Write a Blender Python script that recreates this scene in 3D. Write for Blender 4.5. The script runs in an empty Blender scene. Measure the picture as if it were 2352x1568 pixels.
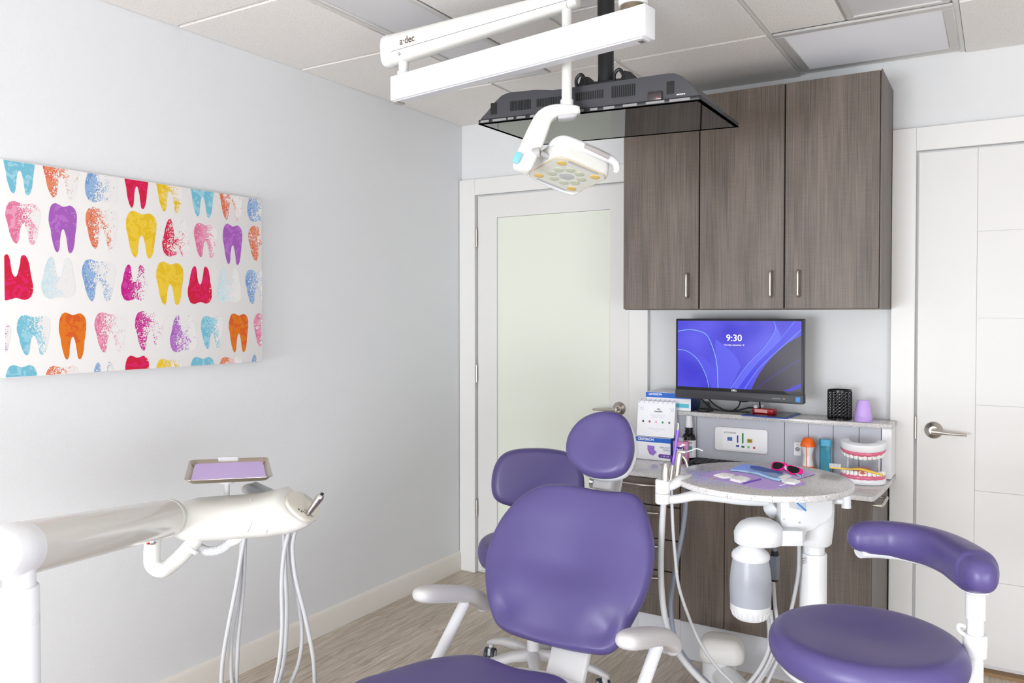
import bpy, bmesh, math, random
from mathutils import Vector, Matrix, noise
random.seed(7)
S = bpy.context.scene
COL = S.collection
# ---------------------------------------------------------------- camera
cd = bpy.data.cameras.new('camera'); cam = bpy.data.objects.new('camera', cd); COL.objects.link(cam)
cd.sensor_width = 36.0; cd.lens = 1859.0/2352*36; cd.clip_start = .02
cd.shift_y = -26/2352.0
cam.location = (2.5401,-3.6547,1.4034)
cam.rotation_euler = (math.radians(90-1.11), 0, math.radians(31.15))
S.camera = cam
S.view_settings.view_transform = 'Standard'; S.view_settings.look = 'None'
S.view_settings.gamma = 1; S.view_settings.use_curve_mapping = False
S.view_settings.exposure = 0.34
# ---------------------------------------------------------------- daylight, added side fill
w = bpy.data.worlds.new('sky'); S.world = w; w.use_nodes = True
bg = w.node_tree.nodes['Background']; bg.inputs[0].default_value = (.82, .91, 1, 1); bg.inputs[1].default_value = 1.0
def area(name, loc, size, sy, rot, power, col):
    l = bpy.data.lights.new(name, 'AREA'); l.shape = 'RECTANGLE'; l.size = size; l.size_y = sy
    l.energy = power; l.color = col
    o = bpy.data.objects.new(name, l); COL.objects.link(o); o.location = loc; o.rotation_euler = rot
    return o
R90 = math.pi/2
area('window_daylight_a', (1.15, -7.88, .75), 1.9, 1.25, (R90, 0, 0), 175, (.88, .94, 1))
area('window_daylight_b', (3.25, -7.88, .75), 1.9, 1.25, (R90, 0, 0), 8, (.90, .95, 1))
area('window_daylight_c', (4.38, -4.6, .72), 3.2, 1.15, (R90, 0, R90), 68, (.96, .97, 1))  # unseen side light, added to brighten the left wall
# ---------------------------------------------------------------- materials
def lin(c): return tuple((x/12.92 if x <= .04045 else ((x+.055)/1.055)**2.4) for x in c)
def rgb(r, g, b): return lin((r/255, g/255, b/255))
MATS = {}
def mat(name, col, rough=.5, metal=0, bump=0, bscale=200, trans=0, emit=None, es=0, coat=0, ior=1.45, alpha=1, spec=None):
    if name in MATS: return MATS[name]
    m = bpy.data.materials.new(name); m.use_nodes = True; nt = m.node_tree; p = nt.nodes['Principled BSDF']
    p.inputs['Base Color'].default_value = (*col, 1); p.inputs['Roughness'].default_value = rough
    p.inputs['Metallic'].default_value = metal; p.inputs['Transmission Weight'].default_value = trans
    p.inputs['Coat Weight'].default_value = coat; p.inputs['IOR'].default_value = ior; p.inputs['Alpha'].default_value = alpha
    if spec is not None: p.inputs['Specular IOR Level'].default_value = spec
    if emit: p.inputs['Emission Color'].default_value = (*emit, 1); p.inputs['Emission Strength'].default_value = es
    tc = nt.nodes.new('ShaderNodeTexCoord')
    n = nt.nodes.new('ShaderNodeTexNoise'); n.inputs['Scale'].default_value = bscale if bump else 9; n.inputs['Detail'].default_value = 3
    nt.links.new(tc.outputs['Object'], n.inputs['Vector'])
    if bump:
        b = nt.nodes.new('ShaderNodeBump'); b.inputs['Strength'].default_value = bump; b.inputs['Distance'].default_value = .002
        nt.links.new(n.outputs['Fac'], b.inputs['Height']); nt.links.new(b.outputs['Normal'], p.inputs['Normal'])
    else:
        mr = nt.nodes.new('ShaderNodeMapRange'); mr.inputs['To Min'].default_value = max(0, rough-.02); mr.inputs['To Max'].default_value = min(1, rough+.02)
        nt.links.new(n.outputs['Fac'], mr.inputs['Value']); nt.links.new(mr.outputs['Result'], p.inputs['Roughness'])
    MATS[name] = m; return m
def nodes(m): return m.node_tree, m.node_tree.nodes['Principled BSDF']
def NN(nt, t, **k):
    n = nt.nodes.new(t)
    for a, v in k.items():
        if a in n.inputs: n.inputs[a].default_value = v
        else: setattr(n, a, v)
    return n
def wood_mat(name, a, b, sx=(330, 330, 4), sx2=(14, 14, 520), rough=.45):
    m = mat(name, a, rough); nt, p = nodes(m); tc = NN(nt, 'ShaderNodeTexCoord')
    def nz(sc, detail=3):
        mp = NN(nt, 'ShaderNodeMapping', Scale=sc); nt.links.new(tc.outputs['Object'], mp.inputs['Vector'])
        n = NN(nt, 'ShaderNodeTexNoise', Scale=1.0, Detail=detail); nt.links.new(mp.outputs[0], n.inputs['Vector']); return n
    n1 = nz(sx); n2 = nz(sx2, 2); n3 = nz((14, 14, 1.6), 4)
    def ma(op, x, y):
        q = NN(nt, 'ShaderNodeMath', operation=op)
        for i, v in enumerate((x, y)):
            if isinstance(v, (int, float)): q.inputs[i].default_value = v
            else: nt.links.new(v, q.inputs[i])
        return q.outputs[0]
    f = ma('ADD', ma('MULTIPLY', n1.outputs['Fac'], .42), ma('ADD', ma('MULTIPLY', n2.outputs['Fac'], .12), ma('MULTIPLY', n3.outputs['Fac'], .42)))
    r = NN(nt, 'ShaderNodeValToRGB'); nt.links.new(f, r.inputs['Fac'])
    r.color_ramp.elements[0].position = .34; r.color_ramp.elements[0].color = (*b, 1)
    r.color_ramp.elements[1].position = .66; r.color_ramp.elements[1].color = (*a, 1)
    nt.links.new(r.outputs[0], p.inputs['Base Color']); return m
def speck_mat(name, base, dark, light, sc=260, rough=.25):
    m = mat(name, base, rough); nt, p = nodes(m); tc = NN(nt, 'ShaderNodeTexCoord')
    v = NN(nt, 'ShaderNodeTexVoronoi', Scale=sc); nt.links.new(tc.outputs['Object'], v.inputs['Vector'])
    r = NN(nt, 'ShaderNodeValToRGB'); r.color_ramp.interpolation = 'CONSTANT'; nt.links.new(v.outputs['Color'], r.inputs['Fac'])
    e = r.color_ramp.elements; e[0].position = 0; e[0].color = (*dark, 1); e[1].position = .13; e[1].color = (*base, 1)
    x = e.new(.62); x.color = (*[q*.88 for q in base], 1); x = e.new(.78); x.color = (*light, 1)
    nt.links.new(r.outputs[0], p.inputs['Base Color']); return m
def ceil_mat(name, base):
    m = mat(name, base, .9); nt, p = nodes(m); tc = NN(nt, 'ShaderNodeTexCoord')
    n = NN(nt, 'ShaderNodeTexNoise', Scale=260.0, Detail=2.0); nt.links.new(tc.outputs['Object'], n.inputs['Vector'])
    r = NN(nt, 'ShaderNodeValToRGB'); nt.links.new(n.outputs['Fac'], r.inputs['Fac'])
    e = r.color_ramp.elements; e[0].position = .30; e[0].color = (*[q*.62 for q in base], 1); e[1].position = .40; e[1].color = (*base, 1)
    nt.links.new(r.outputs[0], p.inputs['Base Color'])
    b = NN(nt, 'ShaderNodeBump', Strength=.25, Distance=.002); nt.links.new(n.outputs['Fac'], b.inputs['Height']); nt.links.new(b.outputs[0], p.inputs['Normal'])
    return m
WALL = mat('wall_paint', rgb(229, 230, 232), .75, bump=.28, bscale=230)
TRIMW = mat('trim_white', rgb(230, 228, 225), .4)
DOORW = mat('door_white', rgb(224, 222, 219), .42)
GROOVE = mat('shadow_gap', rgb(60, 58, 54), .8)
BASEB = mat('baseboard_white', rgb(232, 227, 219), .45)
CEIL = ceil_mat('ceiling_tile', rgb(240, 236, 232))
GRID = mat('ceiling_grid', rgb(228, 226, 223), .5)
WOOD = wood_mat('greige_laminate', rgb(130, 117, 107), rgb(72, 63, 56))
WOODD = wood_mat('greige_edge', rgb(120, 110, 102), rgb(80, 72, 66))
STONE = speck_mat('speckled_quartz', rgb(206, 203, 202), rgb(132, 129, 128), rgb(236, 234, 231), 430, .14)
WHITE = mat('white_enamel', rgb(226, 227, 229), .28)
CREAM = mat('cream_plastic', rgb(223, 222, 217), .3)
ARMG = mat('pale_grey_urethane', rgb(202, 199, 200), .42)
TUBEG = mat('arm_tube_gloss', rgb(214, 210, 203), .16, coat=.3)
STEEL = mat('brushed_nickel', rgb(196, 190, 182), .28, 1)
CHROME = mat('chrome', rgb(225, 225, 228), .1, 1)
BLACK = mat('black_plastic', rgb(26, 27, 30), .4)
BLACKM = mat('dark_metal', rgb(58, 58, 63), .45)
GLOSSB = mat('black_glass', rgb(8, 8, 9), .03)
RUBBER = mat('black_rubber', rgb(30, 30, 32), .6)
HOSE = mat('grey_hose', rgb(184, 184, 186), .45)
HOSED = mat('blue_grey_hose', rgb(122, 129, 143), .4)
PURPLE = mat('purple_vinyl', rgb(84, 74, 128), .36, bump=.06, bscale=900, spec=.55)
PAPERP = mat('lilac_paper', rgb(212, 190, 242), .75)
PAPERD = mat('violet_paper', rgb(194, 168, 232), .75)
GREYP = mat('grey_blue_laminate', rgb(190, 192, 202), .5)
FROST = mat('frosted_glass', rgb(226, 229, 216), .22)
RED = mat('red_gloss', rgb(172, 20, 36), .15); BLUE = mat('cobalt_blue', rgb(30, 70, 170), .35)
TXTD = mat('ink_dark', rgb(50, 50, 60), .7); TXTW = mat('ink_white', rgb(250, 250, 250), .6); PAPER = mat('white_paper', rgb(246, 246, 250), .7)
BRIGHT = mat('bright_plastic', rgb(243, 243, 246), .3)
# ---------------------------------------------------------------- mesh helpers
MW = {}
class MB:
    def __init__(s): s.b = bmesh.new(); s.mi = 0
    def face(s, vs):
        try: f = s.b.faces.new(vs); f.material_index = s.mi; return f
        except ValueError: return None
    def loft(s, rings, cap0=True, cap1=True, close=True):
        R = [[s.b.verts.new(p) for p in rg] for rg in rings]
        n = len(R[0])
        for a, b in zip(R, R[1:]):
            for i in range(n if close else n-1): s.face([a[i], a[(i+1) % n], b[(i+1) % n], b[i]])
        if cap0: s.face(R[0][::-1])
        if cap1: s.face(R[-1])
        return s
    def box(s, x0, x1, y0, y1, z0, z1, M=None):
        M = M or Matrix()
        c = [M @ Vector(p) for p in ((x0, y0, z0), (x1, y0, z0), (x1, y1, z0), (x0, y1, z0), (x0, y0, z1), (x1, y0, z1), (x1, y1, z1), (x0, y1, z1))]
        v = [s.b.verts.new(p) for p in c]
        for q in ((3, 2, 1, 0), (4, 5, 6, 7), (0, 1, 5, 4), (1, 2, 6, 5), (2, 3, 7, 6), (3, 0, 4, 7)): s.face([v[i] for i in q])
        return s
    def tube(s, pts, r, seg=16, smooth=6, sx=1, up=None):
        pts = [Vector(p) for p in pts]
        rs = list(r) if isinstance(r, (list, tuple)) else [r]*len(pts)
        if smooth and len(pts) > 2: pts, rs = cat(pts, rs, smooth)
        rings = []; u = None
        for i, p in enumerate(pts):
            t = (pts[min(i+1, len(pts)-1)]-pts[max(i-1, 0)])
            t = t.normalized() if t.length > 1e-9 else Vector((0, 0, 1))
            if u is None:
                u = Vector(up) if up else (Vector((0, 0, 1)) if abs(t.z) < .9 else Vector((1, 0, 0)))
            if up: u = Vector(up)
            u = (u-t*u.dot(t)).normalized(); v = t.cross(u)
            rings.append([p+(v*math.cos(a)*sx+u*math.sin(a))*rs[i] for a in [2*math.pi*k/seg for k in range(seg)]])
        return s.loft(rings)
    def cyl(s, a, b, r0, r1=None, seg=28): return s.tube([a, b], [r0, r0 if r1 is None else r1], seg, 0)
    def capsule(s, a, b, r, seg=20, sx=1, up=None):
        a = Vector(a); b = Vector(b); t = (b-a).normalized(); P_ = []; Q = []
        for k in range(5):
            an = math.pi/2*(k/4); P_.append(a-t*r*math.cos(an)); Q.append(max(.0008, r*math.sin(an)))
        for k in range(5):
            an = math.pi/2*(k/4); P_.append(b+t*r*math.sin(an)); Q.append(max(.0008, r*math.cos(an)))
        return s.tube(P_, Q, seg, 0, sx, up)
    def lathe(s, o, prof, seg=32, M=None):
        M = (M or Matrix.Translation(Vector(o)))
        return s.loft([[M @ Vector((max(r, .0003)*math.cos(a), max(r, .0003)*math.sin(a), z)) for a in [2*math.pi*k/seg for k in range(seg)]] for r, z in prof])
    def prism(s, pts, h0, h1, M=None):
        M = M or Matrix()
        return s.loft([[M @ Vector((x, y, h)) for x, y in pts] for h in (h0, h1)])
    def ball(s, c, r, seg=20, M=None):
        c = Vector(c); r = (r, r, r) if not isinstance(r, (tuple, list)) else r; M = M or Matrix()
        rings = []
        for k in range(1, seg//2):
            th = math.pi*k/(seg//2)-math.pi/2
            rings.append([c+M @ Vector((r[0]*math.cos(th)*math.cos(a), r[1]*math.cos(th)*math.sin(a), r[2]*math.sin(th))) for a in [2*math.pi*j/seg for j in range(seg)]])
        return s.loft(rings)
    def bevel(s, w, seg=2, ang=.6):
        bmesh.ops.recalc_face_normals(s.b, faces=s.b.faces[:])
        es = [e for e in s.b.edges if len(e.link_faces) == 2 and e.calc_face_angle(0) > ang]
        bmesh.ops.bevel(s.b, geom=es, offset=w, segments=seg, affect='EDGES', profile=.5, clamp_overlap=True)
        return s
def cat(pts, rs, n):
    P_ = []; Q = []
    for i in range(len(pts)-1):
        p0 = pts[max(i-1, 0)]; p1 = pts[i]; p2 = pts[i+1]; p3 = pts[min(i+2, len(pts)-1)]
        for k in range(n):
            t = k/n; t2 = t*t; t3 = t2*t
            P_.append(.5*((2*p1)+(p2-p0)*t+(2*p0-5*p1+4*p2-p3)*t2+(3*p1-p0-p2*1.0*3+p3)*t3) if False else
                      .5*(2*p1+(p2-p0)*t+(2*p0-5*p1+4*p2-p3)*t2+(-p0+3*p1-3*p2+p3)*t3))
            Q.append(rs[i]*(1-t)+rs[i+1]*t)
    P_.append(pts[-1]); Q.append(rs[-1]); return P_, Q
def catclosed(pts, n=4):
    pts = [Vector(p) for p in pts]; N = len(pts); o = []
    for i in range(N):
        p0, p1, p2, p3 = pts[i-1], pts[i], pts[(i+1) % N], pts[(i+2) % N]
        for k in range(n):
            t = k/n; t2 = t*t; t3 = t2*t
            o.append(.5*(2*p1+(p2-p0)*t+(2*p0-5*p1+4*p2-p3)*t2+(-p0+3*p1-3*p2+p3)*t3))
    return o
def frame(o, x, y):
    x = Vector(x).normalized(); y = Vector(y); y = (y-x*y.dot(x)).normalized(); z = x.cross(y)
    return Matrix(((x.x, y.x, z.x, o[0]), (x.y, y.y, z.y, o[1]), (x.z, y.z, z.z, o[2]), (0, 0, 0, 1)))
def rect(w, h, r=.005, n=4, cx=0, cy=0):
    o = []
    for (sx, sy, a0) in ((1, 1, 0), (-1, 1, 90), (-1, -1, 180), (1, -1, 270)):
        for k in range(n+1):
            a = math.radians(a0+90*k/n); o.append((cx+sx*(w/2-r)+r*math.cos(a), cy+sy*(h/2-r)+r*math.sin(a)))
    return o
def build(name, mb, m, parent=None, sharp=40, sub=0, stuff=False):
    b = mb.b
    bmesh.ops.recalc_face_normals(b, faces=b.faces[:])
    for f in b.faces: f.smooth = True
    for e in b.edges:
        if len(e.link_faces) == 2: e.smooth = e.calc_face_angle(0) < math.radians(sharp)
    me = bpy.data.meshes.new(name); b.to_mesh(me); b.free()
    for q in (m if isinstance(m, (list, tuple)) else [m]): me.materials.append(q)
    o = bpy.data.objects.new(name, me); COL.objects.link(o)
    if parent is not None:
        M = MW[parent.name]; me.transform(M.inverted()); o.parent = parent; MW[o.name] = M
    else: MW[o.name] = Matrix()
    if sub:
        mo = o.modifiers.new('smooth', 'SUBSURF'); mo.levels = sub; mo.render_levels = sub
    return o
def thing(name, label, cat_, loc=(0, 0, 0), rz=0, group=None):
    o = bpy.data.objects.new(name, None); COL.objects.link(o); o.empty_display_size = .05
    o.location = loc; o.rotation_euler = (0, 0, rz)
    MW[o.name] = Matrix.Translation(Vector(loc)) @ Matrix.Rotation(rz, 4, 'Z')
    o['label'] = label; o['category'] = cat_
    if group: o['group'] = group
    return o
def solo(name, mb, m, label, cat_, loc, group=None, **k):
    """a thing that is one mesh, origin at its base"""
    o = build(name, mb, m, None, **k)
    o.data.transform(Matrix.Translation(-Vector(loc))); o.location = loc; MW[o.name] = Matrix.Translation(Vector(loc))
    o['label'] = label; o['category'] = cat_
    if group: o['group'] = group
    return o
def struct(name, mb, m, parent=None, **k):
    o = build(name, mb, m, parent, **k)
    if parent is None: o['kind'] = 'structure'
    return o
def text(name, s, M, size, m, parent, align='CENTER', ext=.0002, label=None, sx=1, bold=0):
    cu = bpy.data.curves.new(name, 'FONT'); cu.body = s; cu.size = size; cu.align_x = align; cu.align_y = 'CENTER'; cu.extrude = ext
    cu.resolution_u = 3; cu.offset = bold
    t = bpy.data.objects.new(name, cu); COL.objects.link(t)
    dg = bpy.context.evaluated_depsgraph_get(); me = bpy.data.meshes.new_from_object(t.evaluated_get(dg))
    bpy.data.objects.remove(t); bpy.data.curves.remove(cu)
    me.transform(M @ Matrix.Diagonal((sx, 1, 1, 1))); me.materials.clear(); me.materials.append(m)
    me.transform(MW[parent.name].inverted())
    me.name = name; o = bpy.data.objects.new(name, me); COL.objects.link(o); o.parent = parent; MW[o.name] = MW[parent.name]
    if label: o['label'] = label
    return o
def pad(outline, M, thick, dish=None, edge=.03, n=4, back=True, puff=.0):
    """upholstered pad: outline (u,v) on plane M, rounded edge, face towards +z of M"""
    o = catclosed([(x, y, 0) for x, y in outline], n); c = sum(o, Vector())/len(o)
    mb = MB(); rings = []
    mean = sum((p-c).length for p in o)/len(o); e = edge/mean
    prof = []
    for k in range(7):
        a = -math.pi/2+math.pi*k/6; prof.append((1-e*.75*(1-math.cos(a)), thick/2*math.sin(a)))
    for s_ in (.9-e*.6, .8, .68, .55, .42, .28, .14, .03): 
        if s_ < prof[-1][0]: prof.append((s_, thick/2))
    for s_, h in prof:
        rg = []
        for p in o:
            q = c+(p-c)*s_; z = h
            if h > 0:
                if puff: z += puff*(1-s_*s_)*(h/(thick/2))
                if dish: z += dish(q.x, q.y)*(h/(thick/2))*min(1, (1-s_)/.12)
            rg.append(M @ Vector((q.x, q.y, z)))
        rings.append(rg)
    mb.loft(rings); return mb
# ================================================================ THE ROOM
struct('floor', MB().box(-.1, 4.5, -8.0, .1, -.1, 0), mat('floor_planks', rgb(170, 155, 140), .38))
def floor_mat():
    m = MATS['floor_planks']; nt, p = nodes(m); tc = NN(nt, 'ShaderNodeTexCoord')
    mp = NN(nt, 'ShaderNodeMapping', Rotation=(0, 0, R90)); nt.links.new(tc.outputs['Object'], mp.inputs['Vector'])
    br = NN(nt, 'ShaderNodeTexBrick', Scale=1.0); br.inputs['Brick Width'].default_value = 1.22; br.inputs['Row Height'].default_value = .18
    br.inputs['Mortar Size'].default_value = .0007; br.inputs['Color1'].default_value = (.0, .0, .0, 1); br.inputs['Color2'].default_value = (1, 1, 1, 1); br.inputs['Mortar'].default_value = (.5, .5, .5, 1)
    br.offset = .37; nt.links.new(mp.outputs[0], br.inputs['Vector'])
    ad = NN(nt, 'ShaderNodeVectorMath', operation='MULTIPLY_ADD'); nt.links.new(br.outputs['Color'], ad.inputs[0]); ad.inputs[1].default_value = (7, 3, 5)
    m2 = NN(nt, 'ShaderNodeMapping', Scale=(1.6, 22, 1)); nt.links.new(mp.outputs[0], ad.inputs[2]); nt.links.new(ad.outputs[0], m2.inputs['Vector'])
    n = NN(nt, 'ShaderNodeTexNoise', Scale=2.3, Detail=10.0, Roughness=.68, Distortion=1.3); nt.links.new(m2.outputs[0], n.inputs['Vector'])
    r = NN(nt, 'ShaderNodeValToRGB'); nt.links.new(n.outputs['Fac'], r.inputs['Fac']); e = r.color_ramp.elements
    e[0].position = .32; e[0].color = (*rgb(160, 141, 121), 1); e[1].position = .70; e[1].color = (*rgb(222, 212, 199), 1)
    x = e.new(.5); x.color = (*rgb(200, 186, 170), 1)
    mx = NN(nt, 'ShaderNodeMix', data_type='RGBA', blend_type='MULTIPLY'); mx.inputs[0].default_value = 1
    r2 = NN(nt, 'ShaderNodeMapRange'); r2.inputs['To Min'].default_value = .9; r2.inputs['To Max'].default_value = 1.04
    nt.links.new(br.outputs['Color'], r2.inputs['Value']); nt.links.new(r.outputs[0], mx.inputs[6]); nt.links.new(r2.outputs[0], mx.inputs[7])
    m3 = NN(nt, 'ShaderNodeMix', data_type='RGBA'); m3.inputs[7].default_value = (*rgb(140, 124, 108), 1)
    nt.links.new(br.outputs['Fac'], m3.inputs[0]); nt.links.new(mx.outputs[2], m3.inputs[6]); nt.links.new(m3.outputs[2], p.inputs['Base Color'])
floor_mat()
H = 2.44
struct('wall_left', MB().box(-.12, 0, -8.0, .12, 0, H+.05), WALL)
struct('wall_back', MB().box(0, 4.5, .018, .12, 0, H+.05), mat('wall_paint_back', rgb(224, 224, 224), .75, bump=.25, bscale=230))
struct('wall_right', MB().box(4.4, 4.52, -8.0, .018, 0, .12).box(4.4, 4.52, -8.0, .018, 1.32, H+.05).box(4.4, 4.52, -8.0, -6.2, .12, 1.32).box(4.4, 4.52, -3.0, .018, .12, 1.32), WALL)
struct('wall_rear', MB().box(0, 4.4, -8.02, -7.9, 0, .1).box(0, 4.4, -8.02, -7.9, 1.4, H+.05).box(0, .2, -8.02, -7.9, .1, 1.4).box(2.1, 2.3, -8.02, -7.9, .1, 1.4).box(4.2, 4.4, -8.02, -7.9, .1, 1.4), WALL)
WINF = mat('window_frame_white', rgb(240, 240, 240), .4)
for i, (x0, x1) in enumerate(((.2, 2.1), (2.3, 4.2))):
    mb = MB().box(x0, x0+.05, -8.0, -7.92, .1, 1.4).box(x1-.05, x1, -8.0, -7.92, .1, 1.4).box(x0, x1, -8.0, -7.92, .1, .15).box(x0, x1, -8.0, -7.92, 1.35, 1.4)
    struct('window_%d' % (i+1), mb, WINF)
struct('window_3', MB().box(4.42, 4.5, -6.2, -6.15, .12, 1.32).box(4.42, 4.5, -3.05, -3.0, .12, 1.32).box(4.42, 4.5, -6.2, -3.0, .12, .17).box(4.42, 4.5, -6.2, -3.0, 1.27, 1.32), WINF)  # unseen window frame, added around the side fill light
# ceiling: grid plane with tegular tiles dropping just below it
mb = MB().box(-.1, 4.5, -8.0, .1, H+.004, H+.1)
gx = [0, .585, 1.19, 1.795, 2.40, 3.01, 3.62, 4.4]; gy = [.018, -.592, -1.18, -1.775, -2.385, -2.995, -3.605, -4.215, -4.825, -5.435, -6.045, -6.655, -7.265, -7.9]
for i in range(len(gx)-1):
    for j in range(len(gy)-1):
        x0, x1 = gx[i]+.011, gx[i+1]-.011; y1, y0 = gy[j]-.011, gy[j+1]+.011
        if i == 0: x0 = .002
        if j == 0: y1 = .016
        if i == 3 and j == 0: continue
        if i == 1 and j in (1, 2): x0 = .895
        if i == 3 and j in (1, 2, 3): x0, x1 = x0, 2.06
        mb.mi = 1; mb.box(x0, x1, y0, y1, H-.006, H+.006); mb.mi = 0
for k in range(1, len(gx)-1): mb.box(gx[k]-.0085, gx[k]+.0085, -7.9, .016, H-.001, H+.006)
struct('ceiling', mb, [GRID, CEIL])
LENS = mat('unlit_diffuser', rgb(216, 215, 217), .35); FRM = mat('fixture_frame', rgb(205, 203, 200), .4)
def fixture(label, x0, x1, y0, y1):
    t = thing('ceiling_light', label, 'ceiling light', ((x0+x1)/2, (y0+y1)/2, H-.008))
    f = .022
    mb = MB().box(x0, x1, y0, y0+f, H-.008, H).box(x0, x1, y1-f, y1, H-.008, H).box(x0, x0+f, y0+f, y1-f, H-.008, H).box(x1-f, x1, y0+f, y1-f, H-.008, H)
    build('frame', mb.bevel(.002, 1), FRM, t)
    build('diffuser', MB().box(x0+f, x1-f, y0+f, y1-f, H-.003, H), LENS, t)
fixture('narrow unlit white ceiling panel above the long lamp arm, near the left wall', .597, .884, -1.765, -.603)
fixture('unlit white ceiling panel at the top edge, beside the ribbed panel', 2.07, 2.385, -1.76, -.603)
t = thing('ribbed_ceiling_panel', 'ribbed translucent light panel in the ceiling above the wall cabinet', 'ceiling light', (2.1, -.33, H-.01))
mb = MB(); x0, x1, y0, y1 = 1.808, 2.392, -.583, -.055; f = .034
mb.box(x0, x1, y0, y0+f, H-.010, H).box(x0, x1, y1-f, y1, H-.010, H).box(x0, x0+f, y0+f, y1-f, H-.010, H).box(x1-f, x1, y0+f, y1-f, H-.010, H)
build('frame', mb.bevel(.003, 1), FRM, t)
mb = MB(); n = 34; q = (y1-y0-2*f)/n
for k in range(n):
    a = y0+f+k*q; mb.loft([[(x0+f, a, H), (x0+f, a+q*.5, H-.009), (x0+f, a+q, H)], [(x1-f, a, H), (x1-f, a+q*.5, H-.009), (x1-f, a+q, H)]])
build('ribbed_diffuser', mb, mat('ribbed_lens', rgb(206, 205, 208), .45), t, sharp=20)
struct('baseboard_left', MB().prism([(0, 0), (.014, 0), (.014, .088), (.009, .101), (.004, .106), (0, .106)], -7.9, -.002, Matrix(((1, 0, 0, 0), (0, 0, 1, 0), (0, 1, 0, 0), (0, 0, 0, 1)))), BASEB)
struct('trim_1', MB().box(.003, .104, -.014, .017, 0, 2.132).box(.104, 1.0, -.014, .017, 2.046, 2.132).box(1.0, 1.096, -.014, .017, 0, 2.132).bevel(.0015, 1), TRIMW)
struct('trim_2', MB().box(2.153, 2.241, -.014, .017, 0, 2.155).box(2.241, 3.13, -.014, .017, 2.061, 2.155).box(3.13, 3.22, -.014, .017, 0, 2.155).bevel(.0015, 1), TRIMW)
def rim(mb, x0, x1, z0, z1, a0, a1, b0, b1, ya, yb):
    o = [(x0, z0), (x1, z0), (x1, z1), (x0, z1)]; i = [(a0, b0), (a1, b0), (a1, b1), (a0, b1)]
    R = [[mb.b.verts.new((p[0], y, p[1])) for p in q] for q, y in ((o, ya), (i, ya), (i, yb), (o, yb))]
    for k in range(4):
        A, B = R[k], R[(k+1) % 4]
        for j in range(4): mb.face([A[j], A[(j+1) % 4], B[(j+1) % 4], B[j]])
    return mb
def lever(name, x, z, sgn, parent):
    M = Matrix.Translation((x, 0, z)) @ Matrix.Rotation(R90, 4, 'X')
    mb = MB().lathe(0, [(0, -.002), (.034, -.002), (.034, .003), (.031, .007), (.018, .011), (.016, .014), (.0, .014)], 32, M)
    mb.cyl((x, -.012, z), (x, -.052, z), .011, .010)
    mb.tube([(x-sgn*.004, -.052, z), (x+sgn*.02, -.054, z-.001), (x+sgn*.06, -.054, z-.004), (x+sgn*.118, -.050, z-.005)], [.012, .009, .006, .0055], 14, 5)
    o = build(name, mb, STEEL, parent)
    mb = MB(); mb.lathe(0, [(0, .0), (.0065, .0), (.0065, .004), (0, .004)], 16, Matrix.Translation((x, -.064, z)) @ Matrix.Rotation(R90, 4, 'X') @ Matrix.Translation((0, 0, -.004)))
    return o
# door 1 with frosted pane
d1 = struct('door_1', rim(MB(), .117, .997, .012, 2.038, .236, .892, .24, 1.92, 0, .0165).bevel(.001, 1), DOORW)
build('frosted_pane', MB().box(.237, .891, .009, .015, .241, 1.919), FROST, d1)
for z0, z1 in ((1.768, 1.867), (1.037, 1.130), (.306, .397)):
    mb = MB().cyl((.1105, -.006, z0), (.1105, -.006, z1), .0062, seg=12)
    for k in range(1, 5): mb.cyl((.1105, -.006, z0+(z1-z0)*k/5-.001), (.1105, -.006, z0+(z1-z0)*k/5+.001), .0068, seg=12)
    build('hinge', mb, STEEL, d1)
lever('door_lever', .945, .943, -1, d1)
# door 2 with thin grooves
mb = MB(); gz = [.03, .359, .711, 1.048, 1.388, 1.727, 2.053]; g = .002
mb.box(2.252, 2.456, 0, .0165, .03, 2.053)
for a, b in zip(gz, gz[1:]): mb.box(2.456+g, 3.12, 0, .0165, a+(g if a > .1 else 0), b)
mb.box(2.456, 2.456+g, .004, .0165, .03, 2.053)
for a in gz[1:-1]: mb.box(2.458, 3.12, .004, .0165, a-.0001, a+g+.0001)
d2 = struct('door_2', mb, DOORW)
lever('door_lever', 2.312, .939, 1, d2)
build('hinge', MB().cyl((2.2465, -.004, .90), (2.2465, -.004, .99), .005, seg=12), STEEL, d2)
struct('trim_3', MB().box(2.25, 3.12, -.03, .0165, 0, .012), mat('threshold_oak', rgb(150, 118, 82), .5))  # brown strip along the foot of the door
# ================================================================ CANVAS PRINT
TOOTH = [(.10, .95), (.17, .985), (.26, 1.0), (.38, .975), (.5, .945), (.62, .96), (.76, .985), (.90, .94), (.98, .85), (1.0, .75), (.985, .6), (.94, .42), (.91, .25), (.86, .09), (.77, 0), (.68, .03), (.645, .17), (.60, .34), (.55, .45), (.49, .48), (.43, .41), (.39, .26), (.37, .10), (.30, 0), (.20, .06), (.11, .25), (.06, .45), (0, .63), (.02, .82)]
TOOTHS = [(p.x, p.y) for p in catclosed([(a, b, 0) for a, b in TOOTH], 3)]
TC = dict(cyan=((120, 196, 220), (160, 214, 230)), orange=((232, 122, 20), (226, 96, 30)), salmon=((226, 110, 78), (236, 140, 100)), sky=((120, 160, 212), (150, 185, 225)),
          red=((214, 18, 62), (228, 24, 100)), yellow=((246, 208, 58), (238, 196, 30)), pink=((230, 120, 160), (240, 160, 190)), purple=((170, 96, 190), (190, 116, 206)),
          magenta=((204, 20, 140), (214, 60, 160)), pale=((206, 230, 238), (220, 238, 242)))
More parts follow.
